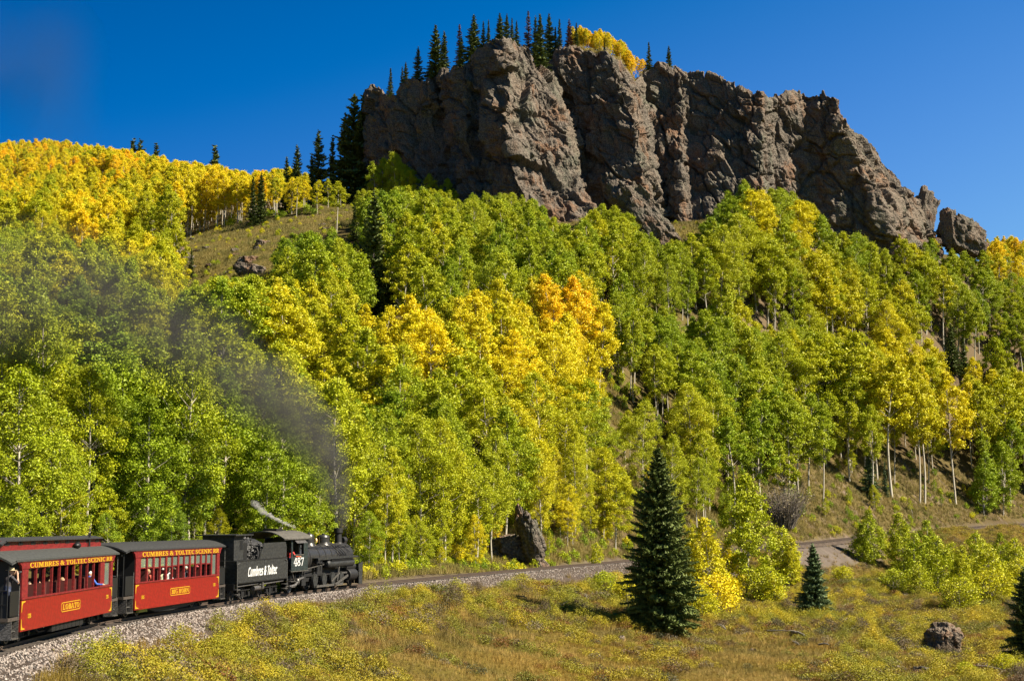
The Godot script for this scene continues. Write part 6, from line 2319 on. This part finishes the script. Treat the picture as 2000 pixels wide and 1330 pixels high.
# ---------------------------------------------------------------- single trees and bushes in front, the meadow
func make_foreground_plants() -> void:
	var small := [aspen(301, 8.5, 0.16, 1.9, 14000, 0.13), aspen(302, 6.0, 0.08, 1.35, 10000, 0.12, 2), aspen(303, 3.4, 0.03, 1.1, 5000, 0.10, 2), aspen(304, 3.0, 0.03, 1.35, 6000, 0.10, 4), aspen(305, 2.0, 0.02, 1.2, 5000, 0.09, 6)]
	var hs := [8.5, 6.0, 3.4, 3.0, 2.0]
	var list := [
		[1460, 1166, 925, 0, 0.40, "rounded yellow-green aspen with a clear pale trunk in the meadow"], [1385, 1178, 1010, 1, 0.58, "yellow aspen right of the big spruce"], [1350, 1150, 1030, 1, 0.56, "small yellowing aspen touching the big spruce's right side"], [1375, 1210, 1140, 3, 0.54, "golden bush at the right foot of the big spruce"],
		[1400, 1195, 1120, 4, 0.74, "orange-yellow bush right of the golden one"], [1420, 1165, 1060, 2, 0.72, "yellow sapling left of the rounded aspen"], [1490, 1172, 1105, 4, 0.45, "low green bush under the rounded aspen"], [1530, 1140, 1030, 2, 0.46, "slender sapling between rounded aspen and small spruce"], [1545, 1145, 1050, 1, 0.56, "yellow-green young aspen left of the small spruce"],
		[1510, 1180, 1120, 3, 0.58, "yellow-green bush right of the rounded aspen"], [1225, 1180, 1130, 4, 0.62, "yellowing bush left of the big spruce"], [1180, 1160, 1115, 4, 0.40, "green bush in the shadow left of the big spruce"], [1650, 1140, 1105, 4, 0.56, "round yellow-green bush on the gravel fill"], [1430, 1030, 930, 1, 0.34, "green young aspen behind the rounded one, across the track"],
		[1700, 1105, 995, 1, 0.33, "green young aspen in front of the far track, left of the thicket"], [1722, 1090, 1030, 2, 0.44, "sapling right of the first green young aspen by the far track"], [1680, 1095, 1040, 3, 0.36, "low green bush below the far track's bend"], [1765, 1120, 1000, 1, 0.42, "tall young aspen at the left of the right thicket"], [1790, 1140, 1040, 2, 0.34, "green sapling in the left of the thicket"],
		[1812, 1130, 1015, 1, 0.36, "young aspen in the middle of the right thicket"], [1835, 1155, 1050, 2, 0.38, "sapling low in the middle of the right thicket"], [1800, 1165, 1100, 3, 0.44, "bush at the foot of the right thicket"], [1860, 1150, 1060, 2, 0.44, "yellow-green sapling right of the thicket's middle"], [1880, 1160, 1065, 1, 0.50, "yellowing young aspen right of the thicket's middle"],
		[1910, 1140, 1040, 2, 0.40, "green sapling in the right half of the thicket"], [1935, 1150, 1060, 3, 0.52, "yellow-green bush in the right half of the thicket"], [1960, 1130, 1040, 1, 0.36, "young aspen near the right edge in front of the track"], [1985, 1140, 1050, 2, 0.46, "sapling at the right edge of the thicket"], [1930, 1180, 1110, 4, 0.54, "low bush at the right foot of the thicket"],
		[1870, 1190, 1125, 4, 0.48, "low bush at the middle foot of the thicket"], [1995, 1175, 1090, 3, 0.56, "bush cut by the right edge below the thicket"], [1745, 1160, 1110, 4, 0.42, "low green bush at the left foot of the thicket"], [1960, 1010, 860, 0, 0.28, "green aspen with thin dark stems standing at the far track"], [1925, 1005, 880, 1, 0.26, "green aspen left of the thin-stemmed one at the far track"],
		[1885, 1330, 1292, 4, 0.52, "low olive bush at the bottom right by the dark stones"], [1960, 1320, 1276, 4, 0.56, "yellowish bush at the bottom right corner"], [1165, 1110, 1060, 2, 0.52, "yellow-green sapling behind the track left of the big spruce"], [880, 1100, 1060, 4, 0.70, "yellow bush beside the track right of the engine"],
	]
	var memo := {}
	for a in list:
		var p := hit(a[0], a[1], 70.0)
		var H: float = (proj(p).y - a[2]) * -p.z / F
		var lv := roundi(a[4] * 20.0)
		if not memo.has(lv):
			memo[lv] = leaf_mat(tint_of(lv / 20.0))
		var k: int = a[3]
		plant("young_aspen" if k < 3 else "bush", a[5], "aspen" if k < 3 else "bush", small[k], p, H / hs[k], a[0] * 2.1, white_bark_m, memo[lv], "young aspens and bushes in front of the railway", "crown" if k < 3 else "leaves")
	# leafless grey bush
	var tw := MB.new()
	tw.col = Color(0.17, 0.145, 0.115)
	for k in 420:
		var a := rng.randf() * TAU
		var sp := rng.randf_range(0.1, 0.75)
		var o := Vector3(cos(a) * sp, 1.0, sin(a) * sp).normalized()
		var L := rng.randf_range(1.6, 3.4)
		var b := Vector3(cos(a), 0, sin(a)) * rng.randf() * 0.5
		var m := b + o * L * 0.5 + Vector3(rng.randf_range(-0.2, 0.2), 0, rng.randf_range(-0.2, 0.2))
		tw.tube([b, m, b + o * L + Vector3(rng.randf_range(-0.4, 0.4), -0.2, rng.randf_range(-0.4, 0.4))], [0.022, 0.015, 0.005], 3, false)
	var tl := LB.new()
	for k in 900:
		leaf(tl, Vector3(rng.randfn() * 0.8, 1.9 + rng.randfn() * 0.7, rng.randfn() * 0.8), 0.12, rng, Color(0.20, 0.165, 0.10) * rng.randf_range(0.7, 1.4))
	var tp := hit(1535, 1035, 180.0)
	var tt := thing("twiggy_bush", "leafless grey-brown twiggy bush on the bank above the track", "bush", Transform3D(Basis().scaled(Vector3.ONE * (95.0 * -tp.z / F / 3.2)), tp))
	obj("twigs", tw.done(), bark_m, tt)
	obj("dry_leaves", tl.done(), leaf_mat(Color.WHITE), tt)
	# fallen timber: both ends of each log in the photograph
	var logs := [
		[1545, 1242, 1592, 1262, 0.13, "thickest grey fallen log in the meadow right of the big spruce"], [1405, 1228, 1425, 1248, 0.09, "short broken branch near the golden bush"], [1500, 1238, 1560, 1246, 0.05, "long thin pole lying across the meadow"], [1600, 1268, 1620, 1272, 0.07, "short weathered stick below the thick log"], [1548, 1260, 1562, 1272, 0.06, "stub of wood under the thick log"],
		[925, 1152, 945, 1168, 0.06, "thin pale branch on the slope below the ballast"], [1010, 1170, 1030, 1180, 0.05, "pale stick on the slope ahead of the engine"], [1090, 1195, 1120, 1180, 0.05, "bent pale stick left of the shadow of the big spruce"], [1075, 1200, 1098, 1212, 0.05, "dry branch just below the bent pale stick"], [975, 1185, 1005, 1200, 0.05, "grey branch in the yellow scrub below the track"],
		[1140, 1165, 1152, 1190, 0.07, "forked white branch beside the dark shadow"], [1330, 1010, 1350, 1040, 0.08, "white fallen branch on the bank behind the yellow aspens"], [1095, 1065, 1125, 1050, 0.07, "bleached log behind the track right of the rock fin"], [1190, 1000, 1205, 1020, 0.08, "fallen trunk on the bare bank left of the big spruce"], [1780, 1000, 1786, 1025, 0.07, "leaning dead white stem in front of the shaded bank"],
		[1900, 1310, 1960, 1322, 0.09, "bleached root tangle at the bottom right corner"], [1935, 1300, 1990, 1318, 0.07, "upper branch of the bleached tangle at the bottom right"], [1950, 1330, 1985, 1305, 0.06, "leaning stick in the bleached tangle at the bottom right"],
	]
	var lm := worn(lin(0.30, 0.26, 0.21), 0.9, 0.0, 0.5, 0.03)
	for a in logs:
		var p := hit(a[0], a[1], 70.0)
		var q := hit(a[2], a[3], 70.0)
		if p.distance_to(q) > 5.0:
			q = p + (q - p).normalized() * 4.0
		p.y += a[4] + 0.15
		q.y += a[4] + 0.3
		var m := MB.new()
		var mid := p.lerp(q, 0.5) + Vector3(0.05, 0.06, 0.08)
		m.tube([Vector3.ZERO, mid - p, q - p], [a[4], a[4] * 0.85, a[4] * 0.5], 7)
		for k in 3:
			var s: Vector3 = (q - p) * (0.3 + 0.2 * k)
			m.tube([s, s + Vector3(rng.randf_range(-0.4, 0.4), rng.randf_range(0.1, 0.4), rng.randf_range(-0.4, 0.4))], [a[4] * 0.3, a[4] * 0.1], 4)
		var o := obj("fallen_branch", m.done(), lm)
		o.position = p
		tag(o, a[5], "log" if a[4] > 0.08 else "branch", "dead wood lying about the meadow and the banks")

func tuft(sd: int, blades: int, h: float, spread: float, w: float) -> ArrayMesh:
	var r := RandomNumberGenerator.new()
	r.seed = sd
	var lb := LB.new()
	for k in blades:
		var a := r.randf() * TAU
		var b := Vector3(cos(a), 0, sin(a)) * spread * sqrt(r.randf())
		var tip := b + Vector3(r.randfn() * 0.35, 1.0, r.randfn() * 0.35).normalized() * h * r.randf_range(0.6, 1.15)
		var s := Vector3(-sin(a + r.randf() * 2.0), 0, cos(a)) * w
		var c := r.randf_range(0.75, 1.25)
		lb.tri(b - s, b + s, tip, Color(c, c * r.randf_range(0.93, 1.03), c))
	return lb.done()

func scrub(sd: int, leaves: int, h: float, spread: float, size: float) -> ArrayMesh:
	var r := RandomNumberGenerator.new()
	r.seed = sd
	var lb := LB.new()
	for k in leaves:
		var a := r.randf() * TAU
		var q := sqrt(r.randf())
		var p := Vector3(cos(a) * q * spread, 0.03 + h * r.randf() * sqrt(maxf(0.02, 1.0 - q * q * 0.8)), sin(a) * q * spread)
		leaf(lb, p, size * r.randf_range(0.7, 1.3), r, leaf_tone(r))
	for k in 14:
		var a := r.randf() * TAU
		var d := Vector3(cos(a) * spread * 0.7, h * 0.8, sin(a) * spread * 0.7)
		lb.tri(Vector3(-0.012, 0, 0), Vector3(0.012, 0, 0), d, Color(0.5, 0.42, 0.4))
	return lb.done()

func make_meadow() -> void:
	var gm := leaf_mat(Color.WHITE)
	gm.backlight = Color(0.5, 0.5, 0.5)
	var grass := [tuft(401, 34, 0.40, 0.28, 0.011), tuft(402, 40, 0.30, 0.32, 0.011), tuft(403, 28, 0.55, 0.24, 0.011)]
	var leafy := [scrub(411, 360, 0.42, 0.46, 0.05), scrub(412, 460, 0.58, 0.55, 0.052), scrub(413, 280, 0.34, 0.42, 0.046)]
	var wg := [[], [], []]
	var cg := [PackedColorArray(), PackedColorArray(), PackedColorArray()]
	var ws := [[], [], []]
	var cs := [PackedColorArray(), PackedColorArray(), PackedColorArray()]
	var straw := Color(0.42, 0.285, 0.075)
	var olive := Color(0.15, 0.125, 0.028)
	var ochre := Color(0.31, 0.19, 0.02)
	var z := 47.0
	while z < 275.0:
		var sp := lerpf(0.22, 0.46, clampf((z - 50.0) / 120.0, 0, 1))
		var x := -z * 0.35 - 1.0
		while x < z * 0.35 + 1.0:
			var px := x + rng.randf_range(-0.5, 0.5) * sp
			var pz := z + rng.randf_range(-0.5, 0.5) * sp
			var roll := rng.randf()
			var roll2 := rng.randf()
			x += sp
			var t := track_near(px, pz)
			var shore := 3.15 + 0.9 * n_mid.get_noise_2d(px * 1.7, pz * 1.7)
			if t.x < shore or t.x < shore + 1.2 and roll < 0.45:
				continue
			var made := fill_height(px, pz)
			if made > 0.5 and t.x < 7.0 and roll < (0.85 if pz < 232.0 else 0.3):
				continue
			var y := ground(px, pz)
			var q := proj(Vector3(px, y, -pz))
			if q.y > 1345.0 or q.x < -20.0 or q.x > 2020.0:
				continue
			var patch := n_mid.get_noise_2d(px * 0.9 + 50.0, pz * 0.9)
			var patch2 := n_big.get_noise_2d(px * 1.6, pz * 1.6 + 90.0)
			# short smooth turf towards the bottom middle, scrub elsewhere
			var turf := smoothstep(1215.0, 1275.0, q.y + 60.0 * patch) * smoothstep(560.0, 900.0, q.x + 80.0 * patch2) * (1.0 - smoothstep(1600.0, 1800.0, q.x))
			var scrubby := 0.46 + 0.55 * patch + 0.30 * patch2 - 0.42 * turf
			if roll < clampf(scrubby, 0.0, 0.8) * 0.62:
				var w := int(roll2 * 3.0)
				var sc := rng.randf_range(0.5, 1.2) * (1.0 + 0.5 * clampf(patch, 0, 1))
				ws[w].append(Transform3D(Basis(Vector3.UP, rng.randf() * TAU).scaled(Vector3.ONE * sc), Vector3(px, y - 0.03, -pz)))
				var h := clampf(0.46 + 0.75 * n_big.get_noise_2d(px * 2.0 + 10.0, pz * 2.0) + rng.randfn() * 0.10, 0.05, 0.70)
				var c := tint_of(h).lerp(Color(0.30, 0.20, 0.05), 0.45) * 0.68
				if rng.randf() < 0.30:
					c = [Color(0.135, 0.090, 0.040), Color(0.20, 0.085, 0.02), Color(0.075, 0.075, 0.03), Color(0.20, 0.16, 0.10)][rng.randi() % 4]
				cs[w].append(c)
			else:
				var w := int(roll2 * 3.0)
				var sc := rng.randf_range(0.6, 1.2) * (0.62 if turf > 0.5 else 1.0)
				wg[w].append(Transform3D(Basis(Vector3.UP, rng.randf() * TAU).scaled(Vector3(1, 1, 1) * sc), Vector3(px, y - 0.02, -pz)))
				var c := straw.lerp(olive, clampf(0.5 + 0.9 * n_mid.get_noise_2d(px * 1.3, pz * 1.3 + 33.0) + rng.randfn() * 0.15, 0, 1))
				c = c.lerp(ochre, clampf(patch2 + 0.3, 0, 0.7))
				cg[w].append(c)
		z += sp
	var mg := thing("meadow_grass", "dry straw and olive grass of the meadow below the track", "grass", Transform3D())
	mg.set_meta("kind", "stuff")
	var total := 0
	for k in 3:
		scatter("tufts", grass[k], gm, wg[k], cg[k], mg)
		total += wg[k].size()
	# taller mounds of scrub, most of them on the bank below the ballast and toward the right
	var mound := [aspen(241, 1.5, 0.02, 0.8, 2600, 0.055, 7), aspen(242, 1.2, 0.02, 0.95, 2800, 0.055, 9), aspen(243, 1.7, 0.02, 0.7, 2200, 0.055, 6)]
	var wm := [[], [], []]
	var cm := [PackedColorArray(), PackedColorArray(), PackedColorArray()]
	for k in 9000:
		var zz := rng.randf_range(48.0, 190.0)
		var xx := rng.randf_range(-0.345, 0.345) * zz
		var t := track_near(xx, zz)
		var yy := ground(xx, zz)
		var q := proj(Vector3(xx, yy, -zz))
		if t.x < 3.6 or q.y > 1350.0 or q.y > 1235.0 and q.x > 640.0 and q.x < 1640.0:
			continue
		var patch := n_big.get_noise_2d(xx * 2.4 + 70.0, zz * 2.4)
		if rng.randf() > 0.20 + 0.9 * patch + (0.12 if q.x > 1250.0 else 0.0) + (0.12 if t.x < 9.0 else 0.0):
			continue
		var w := k % 3
		wm[w].append(Transform3D(Basis(Vector3.UP, rng.randf() * TAU).scaled(Vector3(1.2, 1.0, 1.2) * rng.randf_range(0.32, 0.95)), Vector3(xx, yy - 0.05, -zz)))
		var c := tint_of(clampf(0.46 + (0.10 if q.x > 1250.0 else 0.0) + 0.5 * n_mid.get_noise_2d(xx, zz) + rng.randfn() * 0.12, 0.05, 0.8)).lerp(Color(0.32, 0.22, 0.04), 0.45) * 0.88
		if rng.randf() < 0.18:
			c = Color(0.13, 0.095, 0.055)
		cm[w].append(c)
	var ms := thing("meadow_scrub", "knee-high yellow and green scrub spread over the meadow", "scrub", Transform3D())
	ms.set_meta("kind", "stuff")
	for k in 3:
		scatter("scrub_clumps", leafy[k], gm, ws[k], cs[k], ms)
		total += ws[k].size()
		scatter("scrub_mounds", mound[k][1], gm, wm[k], cm[k], ms)
	# coarse grass on the clearing, the apron under the cliff and the open banks
	var wh := []
	var ch := PackedColorArray()
	for k in 190000:
		var zz := rng.randf_range(100.0, 345.0)
		var xx := rng.randf_range(-0.3, 0.345) * zz
		var t := track_near(xx, zz)
		if t.x > -3.0:
			continue
		var yy := ground(xx, zz)
		var q := proj(Vector3(xx, yy, -zz))
		if not (t.x > -13.0 and zz < 240.0 or inside(q.x, q.y, glade) or inside(q.x, q.y, apron) or inside(q.x, q.y, slope_open) or inside(q.x, q.y, gully)):
			continue
		wh.append(Transform3D(Basis(Vector3.UP, rng.randf() * TAU).scaled(Vector3.ONE * rng.randf_range(0.9, 2.0)), Vector3(xx, yy - 0.03, -zz)))
		ch.append(Color(0.30, 0.23, 0.065).lerp(Color(0.17, 0.155, 0.038), clampf(0.5 + n_mid.get_noise_2d(xx, zz) + rng.randfn() * 0.2, 0, 1)))
	var hg := thing("hillside_grass", "coarse olive grass on the clearing and the open banks", "grass", Transform3D())
	hg.set_meta("kind", "stuff")
	scatter("tufts", grass[0], gm, wh, ch, hg)
	# grass along the cliff top
	wh = []
	ch = PackedColorArray()
	for k in 5000:
		var u := rng.randf_range(1120.0, 1345.0)
		var p := cap_point(u, rng.randf_range(1.5, 24.0))
		wh.append(Transform3D(Basis(Vector3.UP, rng.randf() * TAU).scaled(Vector3.ONE * rng.randf_range(0.8, 1.6)), p - Vector3(0, 0.1, 0)))
		ch.append(Color(0.36, 0.27, 0.06).lerp(Color(0.24, 0.20, 0.05), rng.randf()))
	scatter("tufts", grass[1], gm, wh, ch, hg)
	print("meadow plants ", total, " hill ", wh.size())

# ---------------------------------------------------------------- smoke and steam
func puff(parent: Node, at: Vector3, size: Vector3, m: FogMaterial, shells := 3) -> void:
	for k in shells:                                    # nested, so that it thins out towards its edge
		var f := FogVolume.new()
		f.shape = RenderingServer.FOG_VOLUME_SHAPE_ELLIPSOID
		f.size = size * (1.18 - 0.30 * k)
		f.material = m
		f.name = "puff"
		f.position = at
		parent.add_child(f, true)

func smoke_mat(density: float, tone: float) -> FogMaterial:
	var m := FogMaterial.new()
	m.density = density
	m.albedo = lin(tone, tone * 0.97, tone * 0.92)
	return m

func make_smoke() -> void:
	var plume := thing("smoke_plume", "thin dark grey coal smoke drifting left from the engine's stack", "smoke", Transform3D())
	plume.set_meta("kind", "stuff")
	# column, row, radius in the photograph, depth, density
	var path := [
		669, 1026, 8, 101.5, 0.55, 667, 1008, 13, 101, 0.40, 662, 985, 20, 100.5, 0.24, 655, 955, 27, 100, 0.17, 645, 920, 34, 99, 0.14, 628, 885, 42, 98, 0.13, 604, 850, 50, 96.5, 0.12, 574, 818, 56, 95, 0.11, 538, 790, 62, 93.5, 0.095,
		496, 760, 66, 92, 0.08, 450, 725, 74, 90.5, 0.065, 400, 690, 84, 89, 0.06, 345, 655, 94, 87.5, 0.055, 285, 625, 104, 86, 0.05, 220, 600, 114, 84.5, 0.045, 150, 580, 122, 83, 0.042, 75, 565, 128, 81.5, 0.038, 0, 560, 132, 80, 0.036,
	]
	for k in range(0, path.size(), 5):
		var z: float = path[k + 3]
		var c := P(path[k], path[k + 1], z)
		var r: float = path[k + 2] * z / F
		var m := smoke_mat(path[k + 4] * (0.72 if k < 50 else 0.36), 0.15 if k < 50 else 0.12)
		puff(plume, c, Vector3(2.3, 2.0, 2.2) * r, m)
		if k > 0:
			for e in (6 if k < 60 else 3):
				puff(plume, c + Vector3(rng.randf_range(-0.8, 0.8), rng.randf_range(-0.7, 0.7), rng.randf_range(-0.6, 0.6)) * r, Vector3(rng.randf_range(0.6, 1.3), rng.randf_range(0.5, 1.1), 0.9) * r, m, 2)
	var sky_smoke := thing("smoke_haze", "faint dark smoke hanging in the sky at the upper left", "smoke", Transform3D())
	sky_smoke.set_meta("kind", "stuff")
	for k in 30:
		var u := rng.randf_range(-160.0, 130.0)
		var v := rng.randf_range(10.0, 270.0)
		var r := rng.randf_range(45.0, 120.0)
		puff(sky_smoke, P(u, v, 72.0 + k * 0.15), Vector3(1.9, rng.randf_range(1.5, 2.4), 1.8) * (r * 73.0 / F), smoke_mat(0.0036, 0.09), 3)
	var steam := thing("steam_jet", "white jet of steam blowing back from the engine's whistle", "steam", Transform3D())
	steam.set_meta("kind", "stuff")
	var jet := [576, 1031, 1.6, 573, 1029.5, 2.2, 568, 1027.5, 2.8, 562, 1025, 3.4, 555, 1021.5, 4.0, 547, 1018, 4.4, 539, 1014, 4.8, 531, 1010.5, 5.2, 523, 1006, 5.6, 515, 1001, 6.2, 508, 996, 6.8, 502, 990, 7.2, 498, 984, 7.6]
	for k in range(0, jet.size(), 3):
		var f := k / 36.0
		var z := 98.5 - 3.0 * f
		puff(steam, P(jet[k], jet[k + 1], z), Vector3(3.0, 2.0, 2.2) * (jet[k + 2] * 0.55 * z / F), smoke_mat(lerpf(8.0, 0.35, f), 0.99), 1)
		for e in 5:
			puff(steam, P(jet[k] + rng.randf_range(-5, 5), jet[k + 1] + rng.randf_range(-3.0, 3.0) * (0.4 + f), z + rng.randf_range(-0.1, 0.1)), Vector3(2.0, 1.4, 1.6) * rng.randf_range(0.3, 0.7) * (jet[k + 2] * z / F), smoke_mat(lerpf(3.5, 0.7, f), 0.97), 1)
